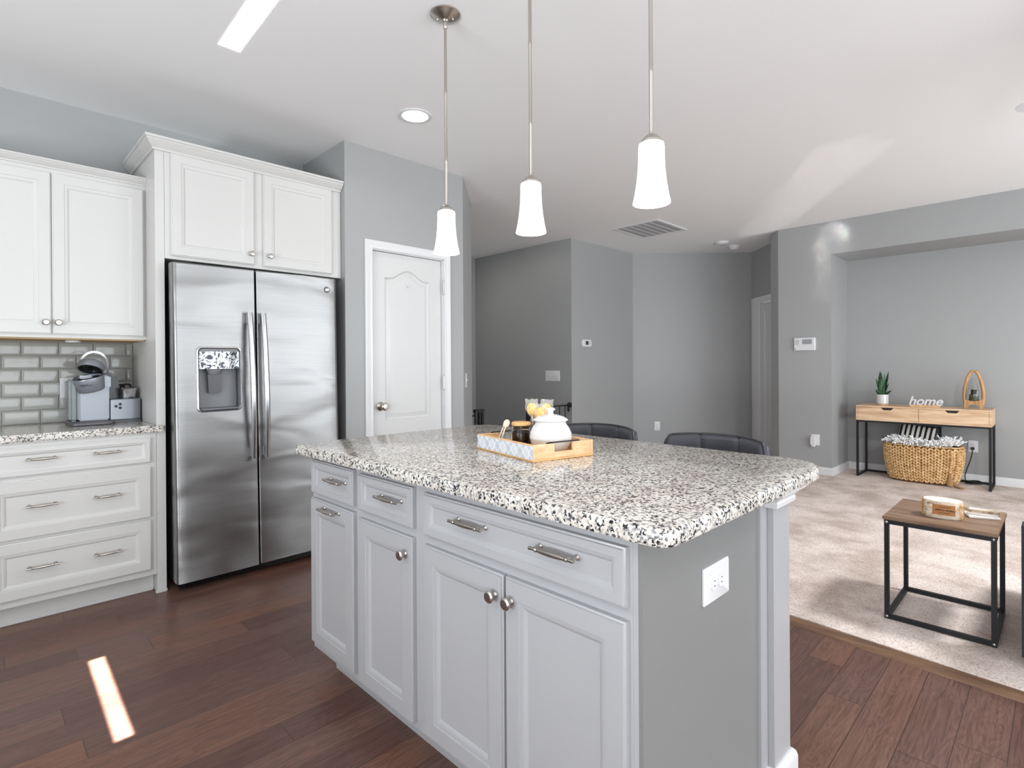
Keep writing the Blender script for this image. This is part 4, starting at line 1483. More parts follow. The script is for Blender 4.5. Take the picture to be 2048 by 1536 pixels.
# candy jar with wrapped lollipops
kx, ky, _ = Wt(0.076, 0.079, 0)
cj = thing('candy_jar', (kx, ky, ZF), 'small clear glass jar holding honey lollipops behind the canister', 'jar')
MB().lathe([(0, 0), (0.030, 0), (0.032, 0.004), (0.032, 0.075), (0.029, 0.082), (0.031, 0.088), (0.029, 0.088), (0.027, 0.081), (0.030, 0.074), (0.030, 0.005), (0, 0.003)], (kx, ky, ZF), (0, 0, 1), 30).build('jar_glass', 'glass', cj)


def lolly(i, du, dz, tilt_, label):
    base = Vector((kx, ky, ZF + 0.005)) + Vector((0.711, -0.703, 0)) * du * 0.55
    headc = Vector((kx, ky, dz)) + Vector((0.711, -0.703, 0)) * du + Vector((0.703, 0.711, 0)) * tilt_
    o = thing('lollipop', base, label, 'lollipop', 'honey lollipops in the jar')
    MB().tube([base, headc], 0.0022, 8).build('stick', 'spoonwood', o)
    rnd = random.Random(i)
    q = (headc - base).normalized()
    rot = frame_matrix((0, 0, 0), (0.711, -0.703, 0), q).to_3x3()
    MB().ell(headc, 0.019, 0.024, 0.008, 16, 10, rot).build('candy', 'candy', o)
    # cellophane fan: ruffled cone above and a twist below
    b = MB()
    lo = []
    n = 28
    for h, r in ((-0.046, 0.011), (-0.032, 0.005), (-0.018, 0.017), (0.004, 0.026), (0.024, 0.022), (0.036, 0.024)):
        lo.append([tuple(headc + rot @ Vector((r * math.cos(2 * PI * k / n) * (1 + 0.12 * math.sin(5 * 2 * PI * k / n + i)), h + (0.005 * rnd.random() if h > 0.03 else 0), 0.5 * r * math.sin(2 * PI * k / n)))) for k in range(n)])
    b.loft(lo, False, False)
    b.build('wrapper', 'wrap', o)


lolly(1, -0.020, 1.060, 0.0, 'wrapped honey lollipop leaning toward the pantry, leftmost of three')
lolly(2, 0.009, 1.044, -0.010, 'wrapped honey lollipop in the middle of three, lowest head')
lolly(3, 0.035, 1.058, 0.006, 'wrapped honey lollipop nearest the canister knob, rightmost of three')


# ------------------------------------------------------------------ bar stools
def stool(y, label):
    X0 = 2.10
    o = thing('bar_stool', (X0, y, 0), label, 'bar stool', 'bar stools behind the island')
    zt = 0.927

    def pt(s_, z, off):
        """wrap-around back: s_ -1..1 across, off = thickness direction"""
        a = s_ * 1.02
        R = 0.215 + off
        return (X0 - 0.035 + R * (0.86 * math.cos(a) + 0.08), y - 0.003 + (R + 0.03) * math.sin(a) * 1.02, z)
    n = 36
    b = MB()
    loops = []
    for i in range(n + 1):
        s_ = -1 + 2 * i / n
        edge = 1 - max(0, (abs(s_) - 0.86) / 0.14) ** 2
        top = 0.66 + (zt - 0.66) * (0.80 + 0.20 * edge) - 0.012 * abs(s_) ** 2
        g1 = sum(math.exp(-((s_ - q) / 0.022) ** 2) for q in (-0.33, 0.33))
        fi = -0.016 + 0.010 * g1
        loops.append([pt(s_, 0.665, fi + 0.006), pt(s_, 0.74, fi), pt(s_, top - 0.05, fi), pt(s_, top - 0.022, fi + 0.002), pt(s_, top - 0.004, fi + 0.010), pt(s_, top, 0.008), pt(s_, top - 0.004, 0.022), pt(s_, top - 0.02, 0.026), pt(s_, 0.665, 0.024)])
    b.loft(loops)
    bk = b.build('backrest', 'leather', o, 60)
    ring = []
    for i in range(n + 1):
        s_ = -1 + 2 * i / n
        edge = 1 - max(0, (abs(s_) - 0.86) / 0.14) ** 2
        top = 0.66 + (zt - 0.66) * (0.80 + 0.20 * edge) - 0.012 * abs(s_) ** 2
        ring.append(pt(s_, top - 0.001, 0.004))
    ring = [pt(-1, 0.67, 0.004)] + ring + [pt(1, 0.67, 0.004)]
    MB().tube(ring, 0.006, 8).build('piping', 'piping', bk)
    MB().box(X0 - 0.20, X0 + 0.20, y - 0.205, y + 0.205, 0.59, 0.67, 0.03, 4).build('seat', 'leather', o)
    MB().cyl((X0, y, 0.04), (X0, y, 0.59), 0.028, 20).build('pole', 'chrome', o)
    MB().lathe([(0, 0), (0.2, 0), (0.2, 0.006), (0.18, 0.014), (0.05, 0.03), (0.03, 0.05), (0, 0.05)], (X0, y, 0.0005), (0, 0, 1), 36).build('base', 'chrome', o)
    b = MB().tube([(X0 - 0.02, y - 0.03, 0.27), (X0 - 0.14, y - 0.13, 0.27), (X0 - 0.19, y, 0.27), (X0 - 0.14, y + 0.13, 0.27), (X0 - 0.02, y + 0.03, 0.27)], 0.009, 10)
    b.build('footrest', 'chrome', o)
    return o


stool(1.625, 'charcoal leather bar stool back just right of the white canister')
stool(1.035, 'charcoal leather bar stool back farther right, nearest the hall door')

# ------------------------------------------------------------------ safety gate at the stairway
gt = thing('safety_gate', (4.4, 4.21, 0), 'black metal safety gate across the stairway opening behind the island', 'gate')
GY = 4.205
b = MB()
b.box(3.615, 3.745, GY - 0.018, GY + 0.018, 0.748, 0.782, 0.004)
b.build('latch_housing', 'black', gt)
for x in (3.685, 3.725):
    MB().box(x - 0.014, x + 0.014, GY - 0.014, GY + 0.014, 0.02, 0.748).build('post', 'black', gt)
b = MB()
prof = [(0, 0.02), (0.008, 0.02), (0.008, 0.60), (0.013, 0.61), (0.009, 0.64), (0.014, 0.66), (0.009, 0.70), (0.015, 0.72), (0.011, 0.748), (0, 0.748)]
b.lathe(prof, (3.632, GY, 0), (0, 0, 1), 12)
b.build('spindle', 'black', gt)
b = MB()
b = MB().tube([(3.3405, GY, 0.72), (3.62, GY, 0.72)], 0.009, 10).build('wall_rail', 'black', gt)
MB().tube([(3.3405, GY, 0.10), (3.67, GY, 0.10)], 0.009, 10).build('wall_rail', 'black', gt)
# right fixed panel
for x in (4.395, 4.43):
    MB().box(x - 0.012, x + 0.012, GY - 0.012, GY + 0.012, 0.02, 0.785, 0.002).build('post', 'black', gt)
for z in (0.745, 0.10):
    MB().tube([(4.43, GY, z), (5.10, GY, z)], 0.008, 10).build('rail', 'black', gt)
for k in range(6):
    x = 4.53 + k * 0.104
    MB().cyl((x, GY, 0.10), (x, GY, 0.745), 0.006, 8).build('bar', 'black', gt)
b = MB().tube([(4.43, GY, 0.03), (3.73, GY, 0.03)], 0.010, 10)
b.build('threshold_bar', 'black', gt)
b = MB().lathe([(0, 0), (0.032, 0), (0.034, 0.012), (0.018, 0.02), (0.016, 0.04), (0, 0.04)], (5.1405, GY, 0.745), (-1, 0, 0), 18)
b.ell((5.115, GY, 0.70), 0.014, 0.016, 0.035, 12, 8)
b.build('wall_mount', 'black', gt)
# the swing door of the gate, opened towards the stairway
for k in range(7):
    MB().cyl((4.41 + 0.0434 + 0.065 * k, GY + 0.0415 + 0.0622 * k, 0.10), (4.41 + 0.0434 + 0.065 * k, GY + 0.0415 + 0.0622 * k, 0.75), 0.006, 8).build('door_bar', 'black', gt)
for z in (0.755, 0.10):
    MB().tube([(4.42, GY + 0.019, z), (4.88, GY + 0.459, z)], 0.009, 10).build('door_rail', 'black', gt)

# ------------------------------------------------------------------ console table in the alcove
KX0, KX1, KY0, KY1, KZ0, KZ1 = 6.763, 7.165, 0.480, 1.580, 0.622, 0.780
FZ = 0.0205
kt = thing('console_table', (6.96, 1.03, FZ), 'pale wood console table with two drawers on thin black legs', 'console table')
b = MB().box(KX0, KX1, KY0, KY1, KZ1 - 0.016, KZ1, 0.002)
b.box(KX0, KX1, KY0, KY1, KZ0, KZ0 + 0.016, 0.002)
b.box(KX0, KX1, KY0, KY0 + 0.016, KZ0 + 0.016, KZ1 - 0.016)
b.box(KX0, KX1, KY1 - 0.016, KY1, KZ0 + 0.016, KZ1 - 0.016)
b.box(KX1 - 0.012, KX1, KY0 + 0.016, KY1 - 0.016, KZ0 + 0.016, KZ1 - 0.016)
b.build('table_box', 'mango', kt)
for y0, y1, hy in ((KY0 + 0.018, 1.032, 0.770), (1.036, KY1 - 0.018, 1.300)):
    z0, z1 = KZ0 + 0.017, KZ1 - 0.0175
    hw = 0.056
    con = [(y0, z0), (y1, z0), (y1, z1), (hy + hw, z1), (hy + hw * 0.62, z1 - 0.024), (hy - hw * 0.62, z1 - 0.024), (hy - hw, z1), (y0, z1)]
    dr = MB().prism(con, 0, 0.018, lambda a, c, h: (KX0 + 0.001 + h, a, c)).build('drawer', 'mango', kt)
    MB().box(KX0 + 0.0195, KX0 + 0.022, hy - hw, hy + hw, z1 - 0.03, z1).build('pull_shade', 'darkslot', dr)  # dark sheet behind the cut-out stands for the shade inside
for yy in (KY0 + 0.011, KY1 - 0.011):
    for xx in (KX0 + 0.011, KX1 - 0.02):
        MB().box(xx - 0.010, xx + 0.010, yy - 0.010, yy + 0.010, FZ, KZ0 - 0.018).build('leg', 'black', kt)
b = MB()
for yy in (KY0 + 0.011, KY1 - 0.011):
    b.box(KX0 + 0.0215, KX1 - 0.0305, yy - 0.010, yy + 0.010, FZ, FZ + 0.02)
b.box(KX1 - 0.03, KX1 - 0.010, KY0 + 0.0215, KY1 - 0.0215, FZ, FZ + 0.02)
b.build('floor_rail', 'black', kt)
MB().box(KX0 + 0.001, KX1 - 0.010, KY0 + 0.001, KY1 - 0.001, KZ0 - 0.018, KZ0 - 0.0005).build('apron_frame', 'black', kt)

# snake plant
ZK = KZ1 + 0.0005
pp = thing('potted_plant', (6.95, 1.372, ZK), 'small snake plant in a white pot on the console table', 'potted plant')
PXc, PYc = 6.93, 1.372
MB().lathe([(0, 0), (0.050, 0), (0.052, 0.002), (0.052, 0.012), (0, 0.014)], (PXc, PYc, ZK), (0, 0, 1), 30).build('saucer', 'maple', pp)
MB().lathe([(0, 0.014), (0.052, 0.014), (0.0555, 0.018), (0.0555, 0.112), (0.054, 0.114), (0.050, 0.112), (0.049, 0.095), (0, 0.093)], (PXc, PYc, ZK), (0, 0, 1), 32).build('pot', 'ceramic', pp)
rnd = random.Random(3)
for k, (ang, lean, L, w_, tw) in enumerate([(2.3, 0.02, 0.275, 0.026, 0.2), (0.5, 0.03, 0.26, 0.024, 1.5), (4.0, 0.03, 0.25, 0.024, 0.7), (5.45, 0.12, 0.28, 0.013, 0.3), (2.25, 0.16, 0.21, 0.010, 1.2), (5.3, 0.20, 0.16, 0.012, 0.1), (5.45, 0.62, 0.085, 0.016, 0.5), (2.3, 0.35, 0.09, 0.018, 0.9), (3.1, 0.15, 0.20, 0.018, 0.4)]):
    dirv = Vector((math.cos(ang), math.sin(ang), 0))
    wdir = Vector((math.cos(ang + 1.57 + tw), math.sin(ang + 1.57 + tw), 0))
    nd = Vector((-wdir.y, wdir.x, 0))
    lo = []
    for i in range(11):
        s_ = i / 10
        p = Vector((PXc, PYc, ZK + 0.09)) + dirv * (0.015 + lean * L * s_ + lean * 0.5 * L * s_ * s_) + Vector((0, 0, L * s_ * (1 - 0.3 * lean)))
        ww = w_ * (0.75 + 0.5 * math.sin(PI * min(s_ * 0.9 + 0.1, 1))) * (1 if s_ < 0.75 else max(0.06, 1 - ((s_ - 0.75) / 0.25) ** 1.5))
        lo.append([tuple(p - wdir * ww), tuple(p + nd * 0.003 * (1 - s_) - nd * ww * 0.25), tuple(p + wdir * ww), tuple(p - nd * 0.004 * (1 - s_) - nd * (ww * 0.25 + 0.001))])
    MB().loft(lo).build('leaf', 'leaf', pp, 50)

# home sign
hs = thing('home_sign', (6.84, 0.985, ZK), 'white script sign reading home on a wooden block, console table centre', 'sign')
MB().box(6.815, 6.865, 0.868, 1.116, ZK, ZK + 0.024, 0.001).build('base', 'maple', hs)
text_mesh('lettering', 'home', 0.122, 0.009, 'plastic', hs, frame_matrix((6.835, 0.990, ZK + 0.0235), (0, -1, 0), (0, 0, 1)), 0.28, 0.0022, 0.97)

# wooden arch lantern
lt = thing('lantern', (6.93, 0.625, ZK), 'carved wooden arch lantern with glass cloche on the console table', 'lantern')
LX, LY = 6.93, 0.622
b = MB()
hw = [(0.047, 0.012), (0.062, 0.04), (0.070, 0.085), (0.072, 0.13), (0.069, 0.18), (0.063, 0.225), (0.054, 0.27), (0.043, 0.308), (0.030, 0.340), (0.016, 0.361), (0.0, 0.369)]
hw = hw + [(-a_, z_) for a_, z_ in hw[-2::-1]]
pts = [(LX, LY + a_, ZK + z_ + 0.002) for a_, z_ in hw]
rad = [0.011 + 0.004 * min(1, abs(a_) / 0.06) for a_, z_ in hw]
b.tube(pts, rad, 12)
b.build('arch', 'oakarch', lt)
b = MB()
lo = []
for i in range(13):
    s_ = -1 + i / 6
    top = ZK + 0.095 - 0.020 * (1 - s_ * s_)
    bot = ZK + 0.0005 + 0.045 * max(0, 1 - (s_ / 0.62) ** 2) ** 0.5
    y = LY + s_ * 0.070
    lo.append([(LX - 0.022, y, bot), (LX + 0.022, y, bot), (LX + 0.022, y, top), (LX - 0.022, y, top)])
b.loft(lo)
b.build('saddle', 'oakarch', lt)
MB().lathe([(0.036, 0.0), (0.048, 0.02), (0.052, 0.05), (0.045, 0.10), (0.028, 0.17), (0.014, 0.215), (0.010, 0.225), (0.0085, 0.225), (0.0125, 0.213), (0.0265, 0.168), (0.0435, 0.10), (0.0505, 0.05), (0.0465, 0.02), (0.036, 0.002)], (LX, LY, ZK + 0.078), (0, 0, 1), 32).build('glass_cloche', 'glass', lt)
MB().lathe([(0, 0), (0.033, 0), (0.036, 0.005), (0.036, 0.06), (0.034, 0.06), (0.033, 0.008), (0, 0.006)], (LX, LY, ZK + 0.0785), (0, 0, 1), 28).build('candle_cup', 'mercury', lt)
MB().lathe([(0, 0.007), (0.022, 0.007), (0.022, 0.105), (0.018, 0.108), (0, 0.106)], (LX, LY, ZK + 0.0785), (0, 0, 1), 20).build('candle', 'wax', lt)

# ------------------------------------------------------------------ woven basket and its contents
BX, BY, BA, BB, BH = 6.90, 1.02, 0.170, 0.315, 0.375
bk = thing('woven_basket', (BX, BY, FZ), 'oval braided straw basket with tassels on the carpet under the console', 'basket')


def bask(a, z, off=0.0):
    s_ = (z - FZ) / BH
    k = 0.86 + 0.16 * math.sin(min(max(s_, 0), 1) * 1.9)
    if s_ < 0.12:
        k *= 0.93 + 0.07 * (s_ / 0.12)
    c, s2 = math.cos(a), math.sin(a)
    ex = 0.72
    x = (BA * k + off) * math.copysign(abs(c) ** ex, c)
    y = (BB * k + off) * math.copysign(abs(s2) ** ex, s2)
    return Vector((BX + x, BY + y, z))


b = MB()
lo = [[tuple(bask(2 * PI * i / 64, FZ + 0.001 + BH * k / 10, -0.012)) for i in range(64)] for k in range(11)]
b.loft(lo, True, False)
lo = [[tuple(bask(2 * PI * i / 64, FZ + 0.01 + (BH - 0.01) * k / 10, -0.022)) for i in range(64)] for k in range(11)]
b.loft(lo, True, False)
M['liner'] = mat('shaded_weave_core', (120, 84, 50), 0.9)  # darker core, shade between the braids put into its colour
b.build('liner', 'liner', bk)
b = MB()
# equal arc spacing of the braided columns
NF = 7200
fine_a = [bask(2 * PI * i / NF, FZ + BH * 0.6) for i in range(NF)]
cum = [0]
for i in range(NF):
    cum.append(cum[-1] + (fine_a[(i + 1) % NF] - fine_a[i]).length)
NC, NR = 34, 12
angs = []
j = 0
for c in range(NC * 2):
    tgt = cum[-1] * c / (NC * 2)
    while cum[j + 1] < tgt:
        j += 1
    angs.append(2 * PI * j / NF)
for ci, a in enumerate(angs):
    left = ci % 2 == 0
    for r in range(NR):
        z = FZ + 0.018 + (BH - 0.03) * (r + 0.5) / NR
        p = bask(a, z, 0.003)
        q = bask(a + 0.02, z, 0.001)
        p0_ = bask(a - 0.02, z, 0.001)
        tdir = (q - p0_).normalized()
        upv = (bask(a, z + 0.02, 0.001) - p).normalized()
        th_ = (0.55 if left else -0.55)
        d = (upv * math.cos(th_) - tdir * math.sin(th_) * 1.0)
        rot = frame_matrix((0, 0, 0), d.cross(tdir.cross(upv)), d).to_3x3()
        b.ell(p, 0.0112, 0.0225, 0.0125, 8, 6, rot)
for i in range(64):
    a = 2 * PI * i / 64
    b.ell(bask(a, FZ + BH, -0.006), 0.014, 0.016, 0.009, 7, 5)
b.build('braided_wall', 'weave', bk, 80)
for yy, s_ in ((BY + 0.30, 1), (BY - 0.30, -1)):
    pass
b = MB()
hpts = [(BX - 0.02 + 0.05 * math.cos(a_), BY + 0.322 + 0.012 * math.sin(a_), FZ + BH + 0.004 + 0.045 * math.sin(a_)) for a_ in [PI * k / 10 for k in range(11)]]
b.tube(hpts, 0.006, 8)
b.build('handle', 'black', bk)
# two tassels hanging down the front right
for yt, x_off, ztop, zend, drop in ((0.785, 0.0, 0.355, 0.16, 0.125), (0.745, 0.0, 0.345, 0.075, 0.055)):
    b = MB()
    n = 13
    a_ = None
    best = min(range(NF), key=lambda i: abs(fine_a[i].y - yt) + (10 if fine_a[i].x > BX else 0))
    ang = 2 * PI * best / NF
    for k in range(n):
        z = ztop - (ztop - zend) * k / (n - 1)
        p = bask(ang, z, 0.012)
        b.ell(p, 0.016, 0.016, 0.0085, 9, 6)
    b.build('wrapped_cord', 'whitewood' if drop < 0 else 'weave', bk, 80)
    b = MB()
    p = bask(ang, zend - 0.008, 0.014)
    if drop > 0.1:
        lo = [[(p.x - 0.004 + r * 0.5 * math.cos(2 * PI * k / 10), p.y + r * math.sin(2 * PI * k / 10) * (1 + 0.1 * (k % 2)), p.z - h) for k in range(10)] for r, h in ((0.008, 0), (0.011, 0.01), (0.014, 0.03), (0.021, 0.08), (0.023, drop - 0.004))]
    else:
        lo = []
        for i, (dx, dz, r) in enumerate(((0, 0, 0.012), (-0.012, -0.025, 0.016), (-0.05, -0.040, 0.024), (-0.10, -0.048, 0.026), (-0.135, -0.050, 0.020))):
            zc = max(p.z + dz, FZ + 0.010)
            lo.append([(p.x + dx * 0.6, p.y + dx * 0.55 + r * math.cos(2 * PI * k / 10), zc + min(r, 0.009) * math.sin(2 * PI * k / 10)) for k in range(10)])
    b.loft(lo)
    b.build('tassel', 'tassel', bk, 80)

tw = thing('throw_blanket', (BX, BY, FZ + BH), 'white throw blanket with shaggy fringe heaped in the straw basket', 'blanket')
b = MB()
rnd = random.Random(11)
lo = []
for k in range(9):
    s_ = k / 8
    rr2 = (1 - s_ ** 2.2)
    ring = []
    for i in range(40):
        a = 2 * PI * i / 40
        p = bask(a, FZ + BH - 0.02, -0.026)
        d = p - Vector((BX, BY, p.z))
        ring.append((BX + d.x * rr2, BY + d.y * rr2, FZ + BH - 0.06 + 0.085 * s_ ** 0.6 + 0.010 * math.sin(3 * a + k) + 0.006 * rnd.random()))
    lo.append(ring)
b.loft(lo)
b.build('folded_cloth', 'throw', tw, 60)
b = MB()
for i in range(330):
    a = rnd.uniform(0, 2 * PI)
    if rnd.random() < 0.75:
        a = rnd.uniform(PI * 0.5, PI * 1.5)
    k = rnd.uniform(0.72, 0.99)
    p = bask(a, FZ + BH, -0.018)
    base = Vector((BX + (p.x - BX) * k, BY + (p.y - BY) * k, FZ + BH + 0.004 + 0.03 * (1 - k) / 0.28 + 0.012))
    outw = Vector((math.cos(a), math.sin(a), 0))
    right_side = base.y < 0.86
    L = rnd.uniform(0.04, 0.075) * (1.25 if right_side else 1)
    d = (outw * rnd.uniform(0.1, 0.6) + Vector((rnd.uniform(-.5, .5), rnd.uniform(-.7, .7), rnd.uniform(0.35, 1.0) if right_side or rnd.random() < 0.5 else rnd.uniform(-0.05, 0.5)))).normalized()
    m1 = base + d * L * 0.6
    m2 = base + d * L + Vector((0, 0, -0.012)) + outw * 0.008
    b.tube([base, m1, m2], [0.0050, 0.0056, 0.0066], 5)
b.build('fringe', 'throw', tw, 80)['kind'] = 'stuff'

pl = thing('striped_pillow', (6.98, 1.08, 0.44), 'black and white striped pillow standing in the straw basket', 'pillow')
b = MB()
n = 20
lo_f, lo_b = [], []
pc = Vector((6.985, 1.085, 0.475))
ux = Vector((0.05, -0.985, -0.16)).normalized()
uz = Vector((0.28, -0.14, 0.95)).normalized()
un = ux.cross(uz).normalized()
grid = {}
for sgn in (1, -1):
    for i in range(n + 1):
        for j in range(n + 1):
            u, v = -1 + 2 * i / n, -1 + 2 * j / n
            pin = 1 - 0.07 * (u * u * (1 - v * v) * 0 + (1 - abs(u) ** 2) * abs(v) ** 6 + (1 - abs(v) ** 2) * abs(u) ** 6)
            th_ = 0.055 * ((1 - u ** 4) * (1 - v ** 4)) ** 0.55
            key = (i, j, sgn if 0 < i < n and 0 < j < n else 0)
            if key not in grid:
                grid[key] = b.b.verts.new(Vector((u * 0.165 * pin, v * 0.115 * pin, sgn * th_)))
    for i in range(n):
        for j in range(n):
            kk = lambda a, c: grid[(a, c, sgn if 0 < a < n and 0 < c < n else 0)]
            b.b.faces.new((kk(i, j), kk(i + 1, j), kk(i + 1, j + 1), kk(i, j + 1)))
pil = b.build('cushion', 'stripe', None, 80)
pil.parent = pl
pl.matrix_basis = frame_matrix(pc, ux, uz)

# black metal rack behind the basket
bf = thing('metal_rack', (7.12, 0.98, FZ), 'black metal frame standing behind the straw basket under the console', 'rack')
for y in (0.906, 1.24):
    MB().box(7.09, 7.112, y - 0.012, y + 0.012, FZ, 0.585).build('upright', 'black', bf)
b = MB()
for z in (0.505, 0.555):
    b.box(7.094, 7.108, 0.918, 1.228, z, z + 0.014)
b.build('crossbar', 'black', bf)
MB().box(7.093, 7.109, 0.918, 1.228, FZ + 0.06, FZ + 0.08).build('lower_bar', 'black', bf)

# power cord
pc_ = thing('power_cord', (XB - 0.02, 0.653, 0.363), 'black power cord hanging from the outlet to a coil on the carpet', 'power cord')
MB().box(XB - 0.032, XB - 0.0092, 0.640, 0.667, 0.350, 0.378, 0.004).build('plug', 'rubber', pc_)
pts = [(XB - 0.03, 0.653, 0.352), (XB - 0.04, 0.655, 0.32), (XB - 0.04, 0.668, 0.25), (XB - 0.045, 0.695, 0.16), (XB - 0.05, 0.712, 0.09), (XB - 0.055, 0.708, 0.04), (XB - 0.06, 0.69, FZ + 0.006)]
for k in range(34):
    a = k * 0.62
    r = 0.045 + 0.012 * math.sin(k * 1.7)
    pts.append((XB - 0.12 + r * 0.9 * math.cos(a), 0.655 + r * 1.25 * math.sin(a) - 0.0012 * k, FZ + 0.006 + 0.0008 * k))
pts += [(XB - 0.07, 0.56, FZ + 0.006), (XB - 0.08, 0.50, FZ + 0.006)]
MB().tube(pts, 0.0045, 7).build('cable', 'rubber', pc_, 80)

# ------------------------------------------------------------------ side table
st = thing('side_table', (3.26, 0.40, FZ), 'small side table with rustic wood top and thin black metal frame', 'side table')
SX0, SX1, SY0, SY1, SZ = 3.071, 3.530, 0.203, 0.604, 0.505
MB().box(SX0 - 0.006, SX1 + 0.006, SY0 - 0.006, SY1 + 0.006, SZ - 0.016, SZ, 0.002).build('tabletop', 'rustic', st)
tk = 0.0095
for xx in (SX0 + tk, SX1 - tk):
    for yy in (SY0 + tk, SY1 - tk):
        lg = MB().box(xx - tk, xx + tk, yy - tk, yy + tk, FZ, SZ - 0.0165).build('leg', 'black', st)
        if xx < 3.2:
            for z in (FZ + 0.012, SZ - 0.028):
                MB().ell((xx - tk, yy, z), 0.003, 0.006, 0.006, 10, 6).build('bolt', 'nickel', lg)
for z0, z1 in ((FZ + 0.002, FZ + 0.021), (SZ - 0.036, SZ - 0.0168)):
    for yy in (SY0 + tk, SY1 - tk):
        MB().box(SX0 + 2 * tk + 0.0005, SX1 - 2 * tk - 0.0005, yy - tk, yy + tk, z0, z1).build('rail', 'black', st)
    for xx in (SX0 + tk, SX1 - tk):
        MB().box(xx - tk, xx + tk, SY0 + 2 * tk + 0.0005, SY1 - 2 * tk - 0.0005, z0, z1).build('rail', 'black', st)

# birch bark candle
bcx, bcy = 3.245, 0.405
bi = thing('birch_candle', (bcx, bcy, SZ), 'oval birch bark candle with tan label on the side table', 'candle')
ub = Vector((0.05, 0.9987, 0))
vb = Vector((0.9987, -0.05, 0))


def ov(a, z, k=1.0):
    c, s_ = math.cos(a), math.sin(a)
    return tuple(Vector((bcx, bcy, z)) + ub * (0.074 * k * math.copysign(abs(c) ** 0.9, c)) + vb * (0.056 * k * math.copysign(abs(s_) ** 0.85, s_)))


b = MB()
NN = 48
b.loft([[ov(2 * PI * i / NN, SZ + z, k * (1 + 0.012 * math.sin(9 * i))) for i in range(NN)] for z, k in ((0.0005, 0.97), (0.004, 1.0), (0.03, 1.01), (0.074, 1.0), (0.080, 0.985), (0.080, 0.95), (0.076, 0.94))], True, True)
b.build('bark', 'birch', bi)
b = MB()
b.loft([[ov(2 * PI * i / NN, SZ + z, 0.955) for i in range(NN)] for z in (0.070, 0.0795)])
b.build('wax', 'wax', bi)
b = MB()
rnd = random.Random(5)
for i in range(150):
    a = rnd.choice([rnd.gauss(0, 0.35), rnd.gauss(PI, 0.35)])
    z = SZ + rnd.uniform(0.004, 0.076)
    p = Vector(ov(a, z, 1.02))
    q = Vector(ov(a + rnd.uniform(-0.25, 0.25), min(max(z + rnd.uniform(-0.02, 0.02), SZ + 0.003), SZ + 0.08), 1.06))
    b.tube([p, (p + q) / 2 + Vector((rnd.uniform(-.003, .003), rnd.uniform(-.003, .003), 0)), q], 0.0011, 4)
b.build('fibres', 'straw', bi, 80)['kind'] = 'stuff'
MB().tube([ov(2 * PI * i / 40, SZ + 0.046, 1.035) for i in range(40)], 0.0012, 5, True).build('twine', 'straw', bi)
lab = MB()
A0, A1 = -PI / 2 - 0.30, -PI / 2 + 0.70
A0, A1 = 3 * PI / 2 - 0.75, 3 * PI / 2 + 0.35
lab.loft([[ov(A0 + (A1 - A0) * i / 10, SZ + z, k) for z, k in ((0.018, 1.018), (0.018, 1.034), (0.066, 1.034), (0.066, 1.018))] for i in range(11)])
lb = lab.build('label_tag', 'leathertag', bi)
pl0, pl1 = Vector(ov(A0, SZ, 1.05)), Vector(ov(A1, SZ, 1.05))
cc = (pl0 + pl1) / 2
dx = (pl0 - pl1).normalized()
dx = (pl1 - pl0).normalized() if dx.dot(Vector((0, -1, 0))) < 0 else dx
nrm_ = Vector((-1, 0, 0))
mid_ = Vector(ov((A0 + A1) / 2, SZ, 1.045))
text_mesh('lettering', 'BIRCH BARK', 0.0125, 0.0004, 'ink', lb, frame_matrix((mid_.x, mid_.y, SZ + 0.038), dx, (0, 0, 1)), 0, 0.0002)
b = MB()
for z in (0.056, 0.0295):
    Mf = frame_matrix((mid_.x, mid_.y, SZ + z), dx, (0, 0, 1))
    b.loft([[tuple(Mf @ Vector((u, v, h))) for u, v in ((-0.022, -0.0008), (0.022, -0.0008), (0.022, 0.0008), (-0.022, 0.0008))] for h in (-0.001, 0.0006)])
b.build('printed_lines', 'ink', lb)


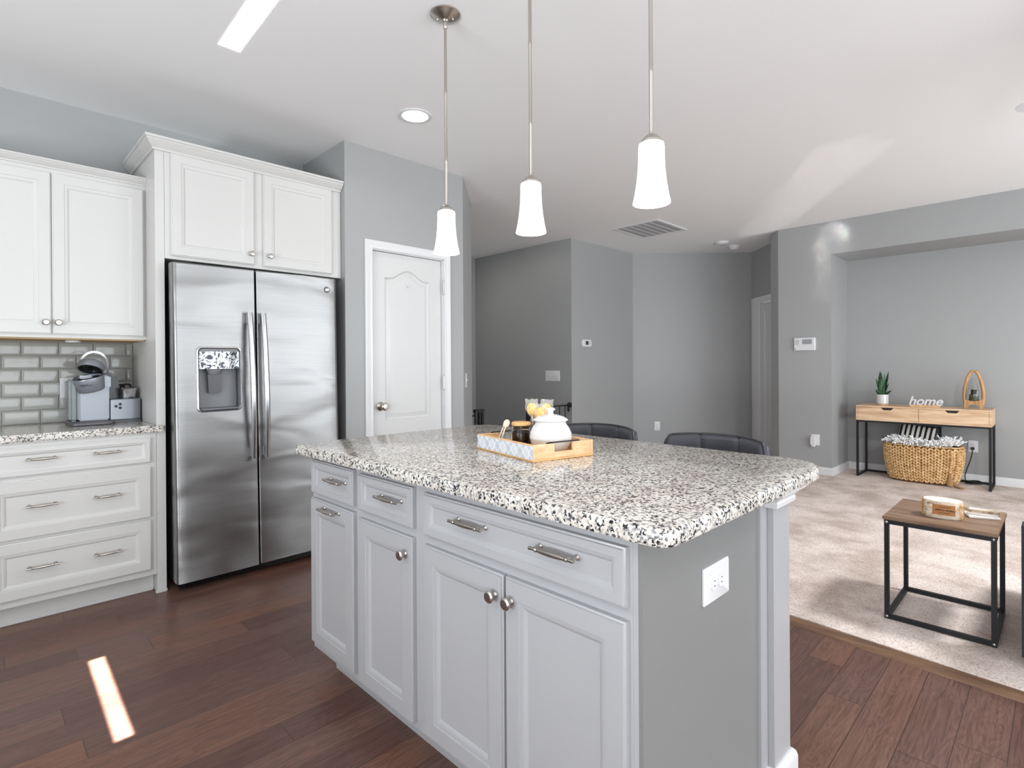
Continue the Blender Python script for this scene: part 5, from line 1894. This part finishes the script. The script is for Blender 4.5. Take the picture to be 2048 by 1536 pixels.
def coaster(name, c, ang, w_, d_, z0, m, label, h=0.011, pts=None):
    o = bpy.data.objects.new
    f = lambda u, v: (c[0] + u * math.cos(ang) - v * math.sin(ang), c[1] + u * math.sin(ang) + v * math.cos(ang))
    pts = pts or [(-w_ / 2, -d_ / 2), (w_ / 2, -d_ / 2), (w_ / 2, d_ / 2), (-w_ / 2, d_ / 2)]
    pr = [f(u, v) for u, v in pts]
    cx0 = sum(p[0] for p in pr) / len(pr)
    cy0 = sum(p[1] for p in pr) / len(pr)
    sh = lambda k: [(cx0 + (x - cx0) * k, cy0 + (y - cy0) * k) for x, y in pr]
    b = MB().loft([[(x, y, z) for x, y in sh(k)] for z, k in ((z0, 0.97), (z0 + 0.002, 1), (z0 + h - 0.002, 1), (z0 + h, 0.97))])
    ob = b.build(name, m)
    return tag(ob, label, 'coaster', 'stacked stone coasters on the side table')


coaster('coaster', (3.365, 0.278), 0.35, 0.105, 0.115, SZ + 0.0005, 'marble', 'white stone coaster lying flat on the side table, lowest of the stack', 0.010)
coaster('coaster', (3.385, 0.272), 0.0, 0.10, 0.11, SZ + 0.011, 'marble', 'white stone coaster in the middle of the stack of three', 0.012)
coaster('coaster', (3.362, 0.268), 0.12, 0, 0, SZ + 0.0235, 'stone', 'tan triangular stone coaster on top of the white ones', 0.011, [(-0.030, 0.05), (-0.03, -0.055), (0.0, -0.06), (0.012, -0.045), (-0.02, 0.06)])

# ------------------------------------------------------------------ sofa at the right edge
so = thing('sofa', (3.35, -0.9, FZ), 'charcoal fabric sofa standing at the right edge beside the side table', 'sofa')
SO0, SOY = 2.925, 0.122
MB().box(SO0 + 0.02, 3.84, -1.85, SOY - 0.02, 0.06, 0.32, 0.02, 3).build('seat_base', 'sofa', so)
MB().box(SO0, 3.05, -1.9, SOY, 0.045, 0.60, 0.018, 3).build('backrest', 'sofa', so)
for y0, y1 in ((SOY - 0.17, SOY - 0.001), (-1.899, -1.73)):
    MB().box(3.051, 3.86, y0, y1, 0.045, 0.545, 0.03, 4).build('armrest', 'sofa', so)
for y0, y1 in ((-0.88, -0.05), (-1.725, -0.885)):
    MB().box(3.055, 3.88, y0, y1, 0.321, 0.46, 0.04, 4).build('seat_cushion', 'sofa', so)
    MB().box(3.02, 3.22, y0, y1 + (0.155 if y1 > -0.2 else 0), 0.601 if False else 0.602, 0.745, 0.05, 4).build('back_cushion', 'sofa', so)
for x in (2.99, 3.78):
    for y in (-1.82, 0.04):
        MB().box(x - 0.025, x + 0.025, y - 0.025, y + 0.025, FZ, 0.062).build('foot', 'black', so)
